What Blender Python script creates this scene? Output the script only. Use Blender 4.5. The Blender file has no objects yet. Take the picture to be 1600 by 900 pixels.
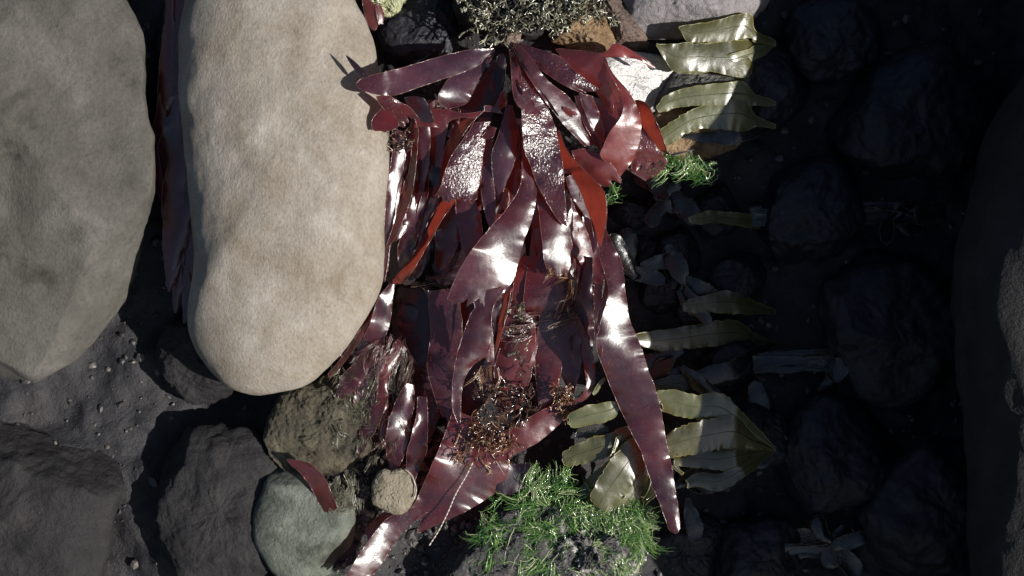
import bpy, bmesh, math, random
import numpy as np
from mathutils import Vector, Matrix

# ------------------------------------------------------------------ frame
# local frame of the shore: u to the right, v up the slope, w out of the slope (centimetres)
PITCH = math.radians(65)
D = 90.0
K = 0.05                                  # cm per photo pixel on the w = 0 plane
cP, sP = math.cos(PITCH), math.sin(PITCH)
def to_world(a):
    a = np.asarray(a, float)
    u, v, w = a[..., 0], a[..., 1], a[..., 2]
    return np.stack([u, v * sP - w * cP, v * cP + w * sP], -1) * 0.01
def loc(px, py, w):
    px, py, w = np.broadcast_arrays(np.asarray(px, float), np.asarray(py, float), np.asarray(w, float))
    f = (D - w) / D
    return np.stack([(px - 800) * K * f, (450 - py) * K * f, w], -1)

scene = bpy.context.scene
col = scene.collection
# ------------------------------------------------------------------ camera
cam_d = bpy.data.cameras.new('camera'); cam = bpy.data.objects.new('camera', cam_d); col.objects.link(cam)
cam.location = to_world([0, 0, D])
cam.rotation_euler = (math.pi / 2 - PITCH, 0, 0)
cam_d.sensor_fit = 'HORIZONTAL'; cam_d.angle = 2 * math.atan(40 / D)
cam_d.clip_start = 0.02; cam_d.clip_end = 100
scene.camera = cam
# ------------------------------------------------------------------ light
SUN_L = np.array([0.74, -0.20, 0.64]); SUN_L /= np.linalg.norm(SUN_L)
sun_w = to_world(SUN_L) * 100
sun_el = math.asin(sun_w[2]); sun_az = math.atan2(sun_w[0], sun_w[1])
world = bpy.data.worlds.new('World'); scene.world = world; world.use_nodes = True
wn = world.node_tree.nodes; wl = world.node_tree.links
sky = wn.new('ShaderNodeTexSky'); sky.sky_type = 'NISHITA'; sky.sun_disc = False
sky.sun_elevation = sun_el; sky.sun_rotation = sun_az
wl.new(sky.outputs[0], wn['Background'].inputs[0]); wn['Background'].inputs[1].default_value = 0.055
sl = bpy.data.lights.new('sun', 'SUN'); sl.energy = 5.0; sl.angle = math.radians(0.55); sl.color = (1, .965, .90)
so = bpy.data.objects.new('sun', sl); col.objects.link(so)
so.rotation_euler = Vector(sun_w).to_track_quat('Z', 'Y').to_euler(); so.location = (1, -1, 2)
vs = scene.view_settings; vs.view_transform = 'Standard'; vs.look = 'None'; vs.gamma = 1; vs.use_curve_mapping = False
vs.exposure = 0.95
scene.cycles.use_denoising = True
scene.cycles.max_bounces = 8
scene.cycles.sample_clamp_indirect = 6

rng = np.random.default_rng(7)
# ------------------------------------------------------------------ noise
def vnoise(p, seed=0):
    p = np.asarray(p, float); i = np.floor(p).astype(np.int64); f = p - i; f = f * f * (3 - 2 * f)
    def h(x, y, z):
        n = (x * 374761393 + y * 668265263 + z * 2147483647 + seed * 974634777) & 0xffffffff
        n = ((n ^ (n >> 13)) * 1274126177) & 0xffffffff
        n = ((n ^ (n >> 15)) * 2246822519) & 0xffffffff
        return ((n ^ (n >> 16)) & 0xffff) / 32767.5 - 1
    r = 0
    for dx in (0, 1):
        for dy in (0, 1):
            for dz in (0, 1):
                wt = (f[..., 0] if dx else 1 - f[..., 0]) * (f[..., 1] if dy else 1 - f[..., 1]) * (f[..., 2] if dz else 1 - f[..., 2])
                r = r + wt * h(i[..., 0] + dx, i[..., 1] + dy, i[..., 2] + dz)
    return r
def fbm(p, oct=4, seed=0, gain=.5):
    p = np.asarray(p, float); r = 0; a = 1
    for o in range(oct):
        r = r + a * vnoise(p * (2.03 ** o) + o * 17.3, seed + o); a *= gain
    return r

# ------------------------------------------------------------------ materials
def new_mat(name):
    m = bpy.data.materials.new(name); m.use_nodes = True
    nt = m.node_tree; nt.nodes.remove(nt.nodes['Principled BSDF'])
    return m, nt, nt.nodes['Material Output']
def N(nt, t, **kw):
    n = nt.nodes.new(t)
    for k, v in kw.items():
        if k.startswith('i_'):
            n.inputs[k[2:].replace('_', ' ')].default_value = v
        else:
            setattr(n, k, v)
    return n
def ramp(nt, src, stops):
    r = nt.nodes.new('ShaderNodeValToRGB'); e = r.color_ramp.elements
    while len(e) < len(stops): e.new(.5)
    for k, (p, c) in enumerate(stops):
        e[k].position = p; e[k].color = (*c, 1) if len(c) == 3 else c
    nt.links.new(src, r.inputs[0]); return r
def coords(nt):
    tc = nt.nodes.new('ShaderNodeTexCoord'); oi = nt.nodes.new('ShaderNodeObjectInfo')
    ad = N(nt, 'ShaderNodeVectorMath', operation='ADD'); ml = N(nt, 'ShaderNodeVectorMath', operation='SCALE'); ml.inputs['Scale'].default_value = 3.7
    cb = nt.nodes.new('ShaderNodeCombineXYZ')
    for k in range(3): nt.links.new(oi.outputs['Random'], cb.inputs[k])
    nt.links.new(cb.outputs[0], ml.inputs[0]); nt.links.new(tc.outputs['Object'], ad.inputs[0]); nt.links.new(ml.outputs[0], ad.inputs[1])
    return ad.outputs[0], oi.outputs['Random']
def noise(nt, vec, scale, detail=4, rough=.55, dist=0):
    n = N(nt, 'ShaderNodeTexNoise'); n.inputs['Scale'].default_value = scale; n.inputs['Detail'].default_value = detail
    n.inputs['Roughness'].default_value = rough; n.inputs['Distortion'].default_value = dist
    nt.links.new(vec, n.inputs['Vector']); return n.outputs['Fac']
def bump(nt, h, strength, dist, prev=None):
    b = N(nt, 'ShaderNodeBump'); b.inputs['Strength'].default_value = strength; b.inputs['Distance'].default_value = dist
    nt.links.new(h, b.inputs['Height'])
    if prev is not None: nt.links.new(prev, b.inputs['Normal'])
    return b.outputs[0]

def mat_blade(name, c_dark, c_mid, c_trans, trans=.4, rough=.30, beads=0.0, grain=.25, specks=.0, coat=.0, spec=.9):
    m, nt, out = new_mat(name); L = nt.links
    vec, rnd = coords(nt)
    n1 = noise(nt, vec, 45, 3); cr = ramp(nt, n1, [(.32, c_dark), (.68, c_mid)])
    base = cr.outputs[0]
    if specks:
        vo = N(nt, 'ShaderNodeTexVoronoi'); vo.inputs['Scale'].default_value = 760; L.new(vec, vo.inputs['Vector'])
        sep = N(nt, 'ShaderNodeSeparateColor'); L.new(vo.outputs['Color'], sep.inputs[0])
        g1 = N(nt, 'ShaderNodeMath', operation='LESS_THAN'); g1.inputs[1].default_value = .26; L.new(vo.outputs['Distance'], g1.inputs[0])
        g2 = N(nt, 'ShaderNodeMath', operation='GREATER_THAN'); g2.inputs[1].default_value = 1 - specks; L.new(sep.outputs[0], g2.inputs[0])
        mu = N(nt, 'ShaderNodeMath', operation='MULTIPLY'); L.new(g1.outputs[0], mu.inputs[0]); L.new(g2.outputs[0], mu.inputs[1])
        mx = N(nt, 'ShaderNodeMix', data_type='RGBA'); L.new(mu.outputs[0], mx.inputs[0]); L.new(base, mx.inputs[6]); mx.inputs[7].default_value = (.16, .095, .09, 1)
        base = mx.outputs[2]
    p = N(nt, 'ShaderNodeBsdfDiffuse'); L.new(base, p.inputs['Color'])
    gl = N(nt, 'ShaderNodeBsdfGlossy'); gl.inputs['Color'].default_value = (1, 1, 1, 1)
    nr = noise(nt, vec, 110, 4, .6); rr = N(nt, 'ShaderNodeMapRange'); rr.inputs[1].default_value = .3; rr.inputs[2].default_value = .7
    rr.inputs[3].default_value = rough * .72; rr.inputs[4].default_value = rough * 1.3; L.new(nr, rr.inputs[0]); L.new(rr.outputs[0], gl.inputs['Roughness'])
    F0 = (.4 + .35 * spec) ** 2 / (2.4 + .35 * spec) ** 2          # Schlick reflectance of the wet film
    ge = N(nt, 'ShaderNodeNewGeometry'); dt = N(nt, 'ShaderNodeVectorMath', operation='DOT_PRODUCT'); L.new(ge.outputs['Normal'], dt.inputs[0]); L.new(ge.outputs['Incoming'], dt.inputs[1])
    ab = N(nt, 'ShaderNodeMath', operation='ABSOLUTE'); L.new(dt.outputs['Value'], ab.inputs[0])
    om = N(nt, 'ShaderNodeMath', operation='SUBTRACT'); om.inputs[0].default_value = 1; L.new(ab.outputs[0], om.inputs[1])
    pw = N(nt, 'ShaderNodeMath', operation='POWER'); pw.inputs[1].default_value = 5; L.new(om.outputs[0], pw.inputs[0])
    fr = N(nt, 'ShaderNodeMath', operation='MULTIPLY_ADD'); fr.inputs[1].default_value = 1 - F0; fr.inputs[2].default_value = F0; L.new(pw.outputs[0], fr.inputs[0])
    nb = bump(nt, noise(nt, vec, 260, 4, .6), grain, .0012)
    nb = bump(nt, noise(nt, vec, 1500, 3, .6), grain, .0004, nb)
    if beads:
        msk = ramp(nt, noise(nt, vec, 70, 2), [(.36, (.15, .15, .15)), (.52, (1, 1, 1))])
        mu = N(nt, 'ShaderNodeMath', operation='MULTIPLY'); L.new(noise(nt, vec, 560, 2, .55, .4), mu.inputs[0]); L.new(msk.outputs[0], mu.inputs[1])
        nb = bump(nt, mu.outputs[0], beads, .0022, nb)
    L.new(nb, p.inputs['Normal']); L.new(nb, gl.inputs['Normal'])
    t = N(nt, 'ShaderNodeBsdfTranslucent'); L.new(nb, t.inputs['Normal'])
    tr = ramp(nt, noise(nt, vec, 60, 3), [(.3, tuple(c * .7 for c in c_trans)), (.7, c_trans)]); L.new(tr.outputs[0], t.inputs['Color'])
    mx = N(nt, 'ShaderNodeMixShader'); mx.inputs[0].default_value = trans
    L.new(p.outputs[0], mx.inputs[1]); L.new(t.outputs[0], mx.inputs[2])
    m2 = N(nt, 'ShaderNodeMixShader'); L.new(fr.outputs[0], m2.inputs[0]); L.new(mx.outputs[0], m2.inputs[1]); L.new(gl.outputs[0], m2.inputs[2])
    L.new(m2.outputs[0], out.inputs['Surface'])
    return m

def mat_rock(name, stops, scale=30, rough=.85, bmp=.6, bscale=160, spec=.4, streak=None, fine=1.0):
    m, nt, out = new_mat(name); L = nt.links
    vec, rnd = coords(nt)
    v2 = vec
    if streak:
        mp = N(nt, 'ShaderNodeMapping'); mp.inputs['Scale'].default_value = streak; mp.inputs['Rotation'].default_value = (0, 0, .25)
        L.new(vec, mp.inputs['Vector']); v2 = mp.outputs[0]
    a = noise(nt, v2, scale, 8, .62, .4)
    cr = ramp(nt, a, stops)
    f = ramp(nt, noise(nt, v2, scale * 14, 5, .7), [(.25, (.55, .53, .5)), (.5, (1, 1, 1)), (.8, (1.35, 1.33, 1.3))])
    mx = N(nt, 'ShaderNodeMix', data_type='RGBA', blend_type='MULTIPLY'); mx.inputs[0].default_value = .75
    L.new(cr.outputs[0], mx.inputs[6]); L.new(f.outputs[0], mx.inputs[7])
    p = N(nt, 'ShaderNodeBsdfPrincipled'); L.new(mx.outputs[2], p.inputs['Base Color'])
    p.inputs['Roughness'].default_value = rough; p.inputs['Specular IOR Level'].default_value = spec
    nb = bump(nt, noise(nt, v2, bscale, 6, .65), bmp, .003)
    nb = bump(nt, noise(nt, v2, bscale * 6, 4, .65), bmp * fine, .0008, nb)
    L.new(nb, p.inputs['Normal']); L.new(p.outputs[0], out.inputs['Surface'])
    return m

def mat_strand(name, stops, rough=.3, trans=.3, tc=(.3, .3, .05), spec=.5):
    m, nt, out = new_mat(name); L = nt.links
    at = N(nt, 'ShaderNodeAttribute', attribute_name='tone')
    cr = ramp(nt, at.outputs['Fac'], stops)
    p = N(nt, 'ShaderNodeBsdfPrincipled'); L.new(cr.outputs[0], p.inputs['Base Color']); p.inputs['Roughness'].default_value = rough
    p.inputs['Specular IOR Level'].default_value = spec
    t = N(nt, 'ShaderNodeBsdfTranslucent'); t.inputs[0].default_value = (*tc, 1)
    mx = N(nt, 'ShaderNodeMixShader'); mx.inputs[0].default_value = trans
    L.new(p.outputs[0], mx.inputs[1]); L.new(t.outputs[0], mx.inputs[2]); L.new(mx.outputs[0], out.inputs['Surface'])
    return m

RED = (.55, .060, .042)
M = {}
M['dulse'] = mat_blade('dulse', (.021, .007, .012), (.060, .013, .018), RED, .44, .29, 0, .14, .12, spec=.75)
M['dulse_mid'] = mat_blade('dulse_mid', (.036, .007, .011), (.098, .013, .016), RED, .48, .29, 0, .14, .10, spec=.8)
M['dulse_bead'] = mat_blade('dulse_bead', (.024, .008, .013), (.056, .014, .019), RED, .38, .25, .42, .16, .14, spec=.8)
M['dulse_red'] = mat_blade('dulse_red', (.052, .010, .012), (.12, .017, .017), (.46, .060, .032), .44, .30, 0, .14, .10, spec=.8)
M['dulse_redbead'] = mat_blade('dulse_redbead', (.050, .012, .014), (.095, .019, .020), (.50, .075, .045), .44, .25, .42, .16, .16, spec=.8)
M['dulse_dark'] = mat_blade('dulse_dark', (.009, .005, .009), (.018, .007, .010), (.2, .02, .015), .2, .3, 0, .16, .03, spec=.4)  # near-black copy of dulse, the shade on deep fronds put into its colour
M['dulse_plum'] = mat_blade('dulse_plum', (.017, .008, .014), (.042, .014, .022), RED, .34, .28, 0, .14, .08, spec=.75)
M['dulse_bright'] = mat_blade('dulse_bright', (.10, .017, .018), (.19, .034, .030), (.55, .08, .05), .44, .31, 0, .14, .10, spec=.8)
M['dulse_edge'] = mat_blade('dulse_edge', (.09, .035, .03), (.17, .08, .065), (.5, .12, .07), .35, .25, 0, .1)
M['wrack'] = mat_blade('wrack', (.034, .033, .010), (.066, .060, .018), (.42, .36, .03), .28, .33, 0, .18, .03)
M['wrack_pale'] = mat_blade('wrack_pale', (.052, .056, .020), (.092, .092, .038), (.40, .38, .08), .22, .31, 0, .18, .03)
M['wrack_shade'] = mat_blade('wrack_shade', (.004, .0045, .005), (.011, .010, .008), (.05, .045, .012), .12, .24, 0, .35, .0, spec=.4)  # shaded copy of the olive wrack, the hollow's darkness painted into the colour
M['wrack_edge'] = mat_blade('wrack_edge', (.11, .10, .028), (.20, .18, .05), (.5, .42, .05), .3, .35, 0, .1)
M['wrack_shade_edge'] = mat_blade('wrack_shade_edge', (.02, .02, .012), (.035, .032, .018), (.1, .08, .02), .1, .35, 0, .1)  # rim of the shaded copy, darkened to match
M['boulder'] = mat_rock('boulder', [(.26, (.105, .082, .058)), (.41, (.15, .128, .102)), (.56, (.178, .157, .133)), (.74, (.24, .218, .192))], 26, .8, .4, 420, .35, (1.25, .9, .9))
M['boulder_grey'] = mat_rock('boulder_grey', [(.30, (.022, .020, .017)), (.42, (.046, .043, .037)), (.58, (.060, .056, .050)), (.78, (.09, .085, .077))], 22, .85, .5, 380, .25, (1.2, .9, .9))
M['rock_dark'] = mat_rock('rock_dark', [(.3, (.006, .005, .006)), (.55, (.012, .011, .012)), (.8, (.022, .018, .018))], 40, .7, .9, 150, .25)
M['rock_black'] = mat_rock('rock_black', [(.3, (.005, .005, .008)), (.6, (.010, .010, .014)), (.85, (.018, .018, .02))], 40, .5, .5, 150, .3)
M['rock_grey'] = mat_rock('rock_grey', [(.3, (.085, .078, .082)), (.55, (.15, .135, .138)), (.8, (.22, .20, .20))], 35, .6, .8, 200, .5)
M['rock_brown'] = mat_rock('rock_brown', [(.3, (.035, .022, .017)), (.5, (.085, .055, .042)), (.75, (.17, .12, .09))], 45, .55, .8, 240, .5)
M['rock_purple'] = mat_rock('rock_purple', [(.42, (.008, .007, .008)), (.54, (.020, .016, .018)), (.63, (.055, .046, .047)), (.73, (.32, .30, .28))], 75, .36, 1.0, 260, .6)  # pale stops: white crust, with wet glints painted in as well
M['rock_pale'] = mat_rock('rock_pale', [(.40, (.012, .010, .011)), (.50, (.045, .04, .04)), (.58, (.16, .15, .14)), (.68, (.5, .48, .45))], 110, .35, 1.0, 300, .7)
M['rock_green'] = mat_rock('rock_green', [(.36, (.022, .024, .016)), (.48, (.062, .07, .056)), (.62, (.095, .105, .088)), (.8, (.14, .145, .125))], 34, .6, .7, 260, .4)
M['rock_algal'] = mat_rock('rock_algal', [(.3, (.022, .017, .011)), (.5, (.055, .045, .028)), (.7, (.09, .08, .05)), (.85, (.16, .145, .11))], 60, .7, 1.0, 300, .4)
M['rock_wet'] = mat_rock('rock_wet', [(.3, (.12, .115, .115)), (.6, (.24, .23, .225)), (.85, (.38, .36, .35))], 60, .3, .4, 260, 1.0, None, 1.0)
M['rock_mottle'] = mat_rock('rock_mottle', [(.3, (.02, .02, .022)), (.55, (.07, .065, .062)), (.8, (.18, .17, .16))], 60, .4, .7, 330, .6)
M['rock_orange'] = mat_rock('rock_orange', [(.3, (.07, .04, .018)), (.5, (.15, .09, .04)), (.7, (.25, .17, .09)), (.85, (.4, .3, .2))], 70, .5, 1.0, 300, .5)
M['lichen'] = mat_rock('lichen', [(.3, (.16, .17, .07)), (.5, (.32, .33, .19)), (.8, (.55, .55, .42))], 120, .7, 1.0, 300, .4)
M['shell_face'] = mat_rock('shell_face', [(.3, (.08, .066, .044)), (.5, (.135, .115, .082)), (.8, (.20, .175, .13))], 90, .7, .55, 620, .4)
M['shell_rim'] = mat_rock('shell_rim', [(.3, (.30, .24, .13)), (.7, (.5, .44, .32))], 60, .4, .3, 300, .5)
M['ground'] = mat_rock('ground', [(.3, (.006, .006, .008)), (.55, (.014, .013, .015)), (.8, (.028, .024, .022))], 30, .6, .8, 140, .3)
M['tuft_top'] = mat_strand('tuft_top', [(0, (.015, .013, .011)), (.4, (.05, .045, .032)), (.7, (.15, .145, .10)), (1, (.34, .33, .25))], .2, .15, (.4, .35, .1), .9)
M['hair_brown'] = mat_strand('hair_brown', [(0, (.014, .009, .008)), (.6, (.045, .024, .018)), (1, (.16, .10, .07))], .18, .15, (.5, .15, .05), .9)
M['hair_orange'] = mat_strand('hair_orange', [(0, (.03, .013, .009)), (.55, (.12, .052, .028)), (1, (.38, .27, .17))], .18, .22, (.6, .26, .11), .9)
M['hair_purple'] = mat_strand('hair_purple', [(0, (.025, .011, .013)), (.6, (.075, .03, .032)), (1, (.18, .10, .09))], .22, .25, (.5, .1, .06), .9)
M['green_strand'] = mat_strand('green_strand', [(0, (.010, .028, .008)), (.35, (.036, .115, .022)), (.7, (.14, .25, .06)), (1, (.5, .54, .32))], .12, .28, (.25, .5, .08), 1.0)
M['gravel'] = mat_strand('gravel', [(0, (.010, .009, .010)), (.5, (.022, .019, .018)), (.85, (.06, .05, .042)), (1, (.20, .18, .15))], .6, .0, (0, 0, 0), .6)
M['pale_thread'] = mat_strand('pale_thread', [(0, (.2, .16, .14)), (1, (.45, .40, .36))], .3, .2, (.5, .4, .3))

# ------------------------------------------------------------------ object helpers
def tag(o, label, cat, group=None, kind=None):
    if label: o['label'] = label
    if cat: o['category'] = cat
    if group: o['group'] = group
    if kind: o['kind'] = kind
    return o
def empty(name, px, py, w, label, cat, group=None):
    e = bpy.data.objects.new(name, None); col.objects.link(e); e.empty_display_size = .01
    e.location = to_world(loc(px, py, w)); return tag(e, label, cat, group)
def mesh_obj(name, co, faces, mats, parent=None, midx=None, smooth=True, attr=None):
    """co: world coordinates (n,3)"""
    co = np.asarray(co, float)
    org = np.array(parent.location) if parent is not None else (co.min(0) + co.max(0)) / 2
    if parent is not None and parent.parent is not None: org = org + np.array(parent.parent.location)
    me = bpy.data.meshes.new(name); me.from_pydata((co - org).tolist(), [], faces if isinstance(faces, list) else faces.tolist())
    for mm in (mats if isinstance(mats, (list, tuple)) else [mats]): me.materials.append(mm)
    if midx is not None: me.polygons.foreach_set('material_index', np.asarray(midx, np.int32))
    if smooth: me.polygons.foreach_set('use_smooth', np.ones(len(me.polygons), bool))
    if attr is not None:
        a = me.attributes.new('tone', 'FLOAT', 'POINT'); a.data.foreach_set('value', np.asarray(attr, np.float32))
    me.update(); ob = bpy.data.objects.new(name, me); col.objects.link(ob)
    if parent is None: ob.location = org
    else: ob.parent = parent
    return ob

def catmull(P, n, closed=False):
    P = np.asarray(P, float)
    if len(P) == 2: P = np.array([P[0], (P[0] + P[1]) / 2, P[1]])
    if closed: Q = np.vstack([P[-1], P, P[0], P[1]])
    else: Q = np.vstack([2 * P[0] - P[1], P, 2 * P[-1] - P[-2]])
    segs = len(Q) - 3; out = []
    for i in range(segs):
        t = np.linspace(0, 1, 24, endpoint=False)[:, None]
        a, b, c, d = Q[i:i + 4]
        out.append(.5 * ((2 * b) + (c - a) * t + (2 * a - 5 * b + 4 * c - d) * t ** 2 + (3 * b - a - 3 * c + d) * t ** 3))
    if not closed: out.append(P[-1:])
    C = np.vstack(out)
    if closed: C = np.vstack([C, C[:1]])
    s = np.r_[0, np.cumsum(np.linalg.norm(np.diff(C, axis=0), axis=1))]
    q = np.linspace(0, s[-1], n, endpoint=not closed)
    return np.stack([np.interp(q, s, C[:, k]) for k in range(C.shape[1])], -1)

BS = [100]
def grid_solid(X, thick):
    """X (n,m,3) local cm; returns verts (cm), faces, material index (1 on rim)"""
    n, m = X.shape[:2]
    du = np.gradient(X, axis=0); dv = np.gradient(X, axis=1)
    nn = np.cross(du, dv); nn /= (np.linalg.norm(nn, axis=-1, keepdims=True) + 1e-9)
    V = [X.reshape(-1, 3)]
    i, j = np.meshgrid(np.arange(n - 1), np.arange(m - 1), indexing='ij'); a = (i * m + j).ravel()
    F1 = np.stack([a, a + m, a + m + 1, a + 1], -1)
    b = np.r_[np.arange(0, m), np.arange(1, n) * m + m - 1, (n - 1) * m + np.arange(m - 2, -1, -1), np.arange(n - 2, 0, -1) * m]
    P = X.reshape(-1, 3)[b]; Nn = nn.reshape(-1, 3)[b]
    T = np.roll(P, -1, 0) - np.roll(P, 1, 0); T /= (np.linalg.norm(T, axis=1, keepdims=True) + 1e-9)
    O = np.cross(T, Nn); O /= (np.linalg.norm(O, axis=1, keepdims=True) + 1e-9)
    r = thick * .42; nb_ = len(b); F3 = []
    for k in range(5):
        an = k * 2 * math.pi / 5; V.append(P + (O * math.cos(an) + Nn * math.sin(an)) * r)
    o = n * m; q = np.arange(nb_); q2 = (q + 1) % nb_
    for k in range(5):
        k2 = (k + 1) % 5; F3.append(np.stack([o + k * nb_ + q, o + k2 * nb_ + q, o + k2 * nb_ + q2, o + k * nb_ + q2], -1))
    F3 = np.vstack(F3); V = np.vstack(V)
    F = np.vstack([F1, F3]); mi = np.r_[np.zeros(len(F1)), np.ones(len(F3))]
    return V, F, mi

def blade_grid(L, R, W, bulge=.12, ruffle=.085, und=.06, jag=.55, m=17, seed=None, serr=0, step=3.0, tip=0, base=0):
    if seed is None: BS[0] += 1; seed = BS[0]
    L = np.asarray(L, float); R = np.asarray(R, float)
    ln = max(np.linalg.norm(np.diff(L, axis=0), axis=1).sum(), np.linalg.norm(np.diff(R, axis=0), axis=1).sum())
    n = int(np.clip(ln / step, 14, 160))
    l = catmull(L, n); r = catmull(R, n)
    t = np.linspace(0, 1, n); W = np.asarray([tuple(q) + (0,) * (4 - len(q)) for q in W], float)
    if len(W) == 1: W = np.vstack([W, W]); W[1, 0] = 1; W[0, 0] = 0
    # smooth interpolation of stations
    tt = np.interp(t, np.linspace(0, 1, n), t)
    def sm(k):
        y = np.interp(tt, W[:, 0], W[:, k]); kk = max(3, n // 9) | 1
        yp = np.r_[np.full(kk, y[0]), y, np.full(kk, y[-1])]
        return np.convolve(yp, np.hanning(kk + 2)[1:-1] / np.hanning(kk + 2)[1:-1].sum(), 'same')[kk:-kk]
    wc, gu, gv = sm(1), sm(2), sm(3)
    gu = np.where(gu < 0, gu * 1.2, gu)
    s = np.linspace(-1, 1, m)
    s = np.sign(s) * (1 - (1 - np.abs(s)) ** 1.25)
    c = (l + r) / 2; h = (r - l) / 2
    if tip: h = h * np.sqrt(np.clip(1 - (np.clip(t - 1 + tip, 0, 1) / tip) ** 2, .004, 1))[:, None]
    if base: h = h * np.sqrt(np.clip(1 - (np.clip(base - t, 0, 1) / base) ** 2, .03, 1))[:, None]
    XY = c[:, None] + h[:, None] * s[None, :, None]
    hw = np.linalg.norm(h, axis=1) * K
    wd = wc[:, None] + (gu[:, None] * (XY[..., 0] - c[:, None, 0]) - gv[:, None] * (XY[..., 1] - c[:, None, 1])) * K
    wd += bulge * (1 - s[None] ** 2) * hw[:, None]
    q = np.stack([XY[..., 0] * K / 2.6, XY[..., 1] * K / 2.6, np.full(XY.shape[:2], seed * 3.7)], -1)
    wd += und * .62 * fbm(q, 2, seed) * np.minimum(1, hw[:, None] / .6)
    e = np.abs(s) ** 2.5
    side = np.where(s > 0, 50., 0.)
    q2 = np.stack([np.repeat((t * ln * K / .9)[:, None], m, 1), np.repeat(side[None], n, 0), np.full((n, m), seed * 1.3)], -1)
    wd += ruffle * 2 * fbm(q2, 3, seed + 9) * e[None] * np.minimum(1, hw[:, None] / .5)
    q4 = np.stack([s[None] * hw[:, None] / .34, np.repeat((t * ln * K / 2.2)[:, None], m, 1), np.full((n, m), seed * 2.1)], -1)
    wd += .007 * fbm(q4, 2, seed + 31) * np.minimum(1, hw[:, None] / .5)
    # ragged end
    tg = np.gradient(c, axis=0); tg /= (np.linalg.norm(tg, axis=1, keepdims=True) + 1e-6)
    ew = np.linalg.norm(h[-1]) * 2; q5 = np.stack([s * ew / 9, s * 0, s * 0 + seed], -1)
    XY = XY + tg[:, None] * (np.clip((t - .8) / .2, 0, 1)[:, None] ** 2 * (min(9, .22 * ew) * fbm(q5, 3, seed + 3))[None])[..., None]
    # uneven outline
    q3 = q2 * [1.5, 1, 1]
    XY = XY + (h / (np.linalg.norm(h, axis=1, keepdims=True) + 1e-6))[:, None] * (jag * fbm(q3, 3, seed + 21) * e[None] * np.sign(s)[None])[..., None]
    if serr:
        tw = t * ln / serr + .45 * np.sin(t * 9 + seed) + .25 * np.sin(t * 23 + seed * 2)
        ph = tw % 1.0; am = .5 + .5 * np.sin(np.floor(tw) * 12.9 + seed); ph = (ph - .5) * am * (t > .12) * (t < .95) + .5
        XY = XY + (h / (np.linalg.norm(h, axis=1, keepdims=True) + 1e-6))[:, None] * ((ph[:, None] - .5) * serr * .17 * (e[None] > .6) * np.sign(s)[None])[..., None]
    return loc(XY[..., 0], XY[..., 1], wd)

def blade(parent, L, R, W, mat='dulse', name='blade', thick=.045, edge=None, holes=(), **kw):
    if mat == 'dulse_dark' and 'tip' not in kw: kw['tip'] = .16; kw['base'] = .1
    X = blade_grid(L, R, W, **kw)
    V, F, mi = grid_solid(X, thick)
    em = edge or ('wrack_shade_edge' if mat == 'wrack_shade' else 'wrack_edge' if mat.startswith('wrack') else 'dulse_dark' if mat == 'dulse_dark' else 'dulse_edge')
    if holes:
        f = (D - V[:, 2]) / D; px = 800 + V[:, 0] / (K * f); py = 450 - V[:, 1] / (K * f)
        keep = np.ones(len(F), bool); cx = px[F].mean(1); cy = py[F].mean(1)
        for (hx, hy, ra, rb, an) in holes:
            dx, dy = cx - hx, cy - hy; a_ = (dx * math.cos(an) + dy * math.sin(an)) / ra; b_ = (-dx * math.sin(an) + dy * math.cos(an)) / rb
            keep &= (a_ ** 2 + b_ ** 2) > 1
        F = F[keep]; mi = mi[keep]
    return mesh_obj(name, to_world(V), F, [M[mat], M[em]], parent, mi)

def rock(name, outline, w_edge, up, down, mat, label, cat='rock', p=2.4, rough=.35, freq=.5, nr=46, na=150, seed=None, grad=(0, 0), group=None, parent=None, fine=.06, cuts=5):
    """closed stone from a plan outline (photo pixels): domed top, domed underside"""
    if seed is None: BS[0] += 1; seed = BS[0]
    o = catmull(outline, na, closed=True); c = o.mean(0)
    rr = np.sin(np.linspace(0, math.pi / 2, nr))
    def side(sgn, hgt):
        r = rr[:, None]; XY = c + (o - c)[None] * r[..., None]
        z = w_edge + sgn * hgt * (1 - np.abs(r) ** p) ** (1 / p) * np.ones(na)[None]
        z = z + ((XY[..., 0] - c[0]) * grad[0] - (XY[..., 1] - c[1]) * grad[1]) * K
        return loc(XY[..., 0], XY[..., 1], z)
    A = side(1, up); B = side(-1, down)[:-1]
    V = np.vstack([A.reshape(-1, 3), B.reshape(-1, 3)])
    F = []
    for i in range(nr - 1):
        a = i * na + np.arange(na); b = i * na + (np.arange(na) + 1) % na
        F.append(np.stack([a, a + na, b + na, b], -1))
        o2 = nr * na
        if i < nr - 2: F.append(np.stack([a + o2, b + o2, b + na + o2, a + na + o2], -1))
        else: F.append(np.stack([a + o2, b + o2, (nr - 1) * na + (np.arange(na) + 1) % na, (nr - 1) * na + np.arange(na)], -1))
    F = np.vstack(F)
    cen = V.mean(0); dirn = V - cen; size = np.linalg.norm(dirn, axis=1).mean(); dirn /= (np.linalg.norm(dirn, axis=1, keepdims=True) + 1e-6)
    rc = np.random.default_rng(seed + 500)
    for _ in range(cuts):                                   # worn flat facets
        nn = np.array([rc.normal(0, .7), rc.normal(0, .7), rc.uniform(.25, 1)]); nn /= np.linalg.norm(nn)
        pr = (V - cen) @ nn; d0 = pr.max() * rc.uniform(.72, .9); ex = np.maximum(0, pr - d0); V = V - nn * (ex * .85)[:, None]
    V = V + dirn * (rough * fbm(V * freq, 5, seed) + fine * fbm(V * freq * 9, 3, seed + 5))[:, None]
    ob = mesh_obj(name, to_world(V), F, M[mat], parent)
    if parent is None: tag(ob, label, cat, group)
    return ob

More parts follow.
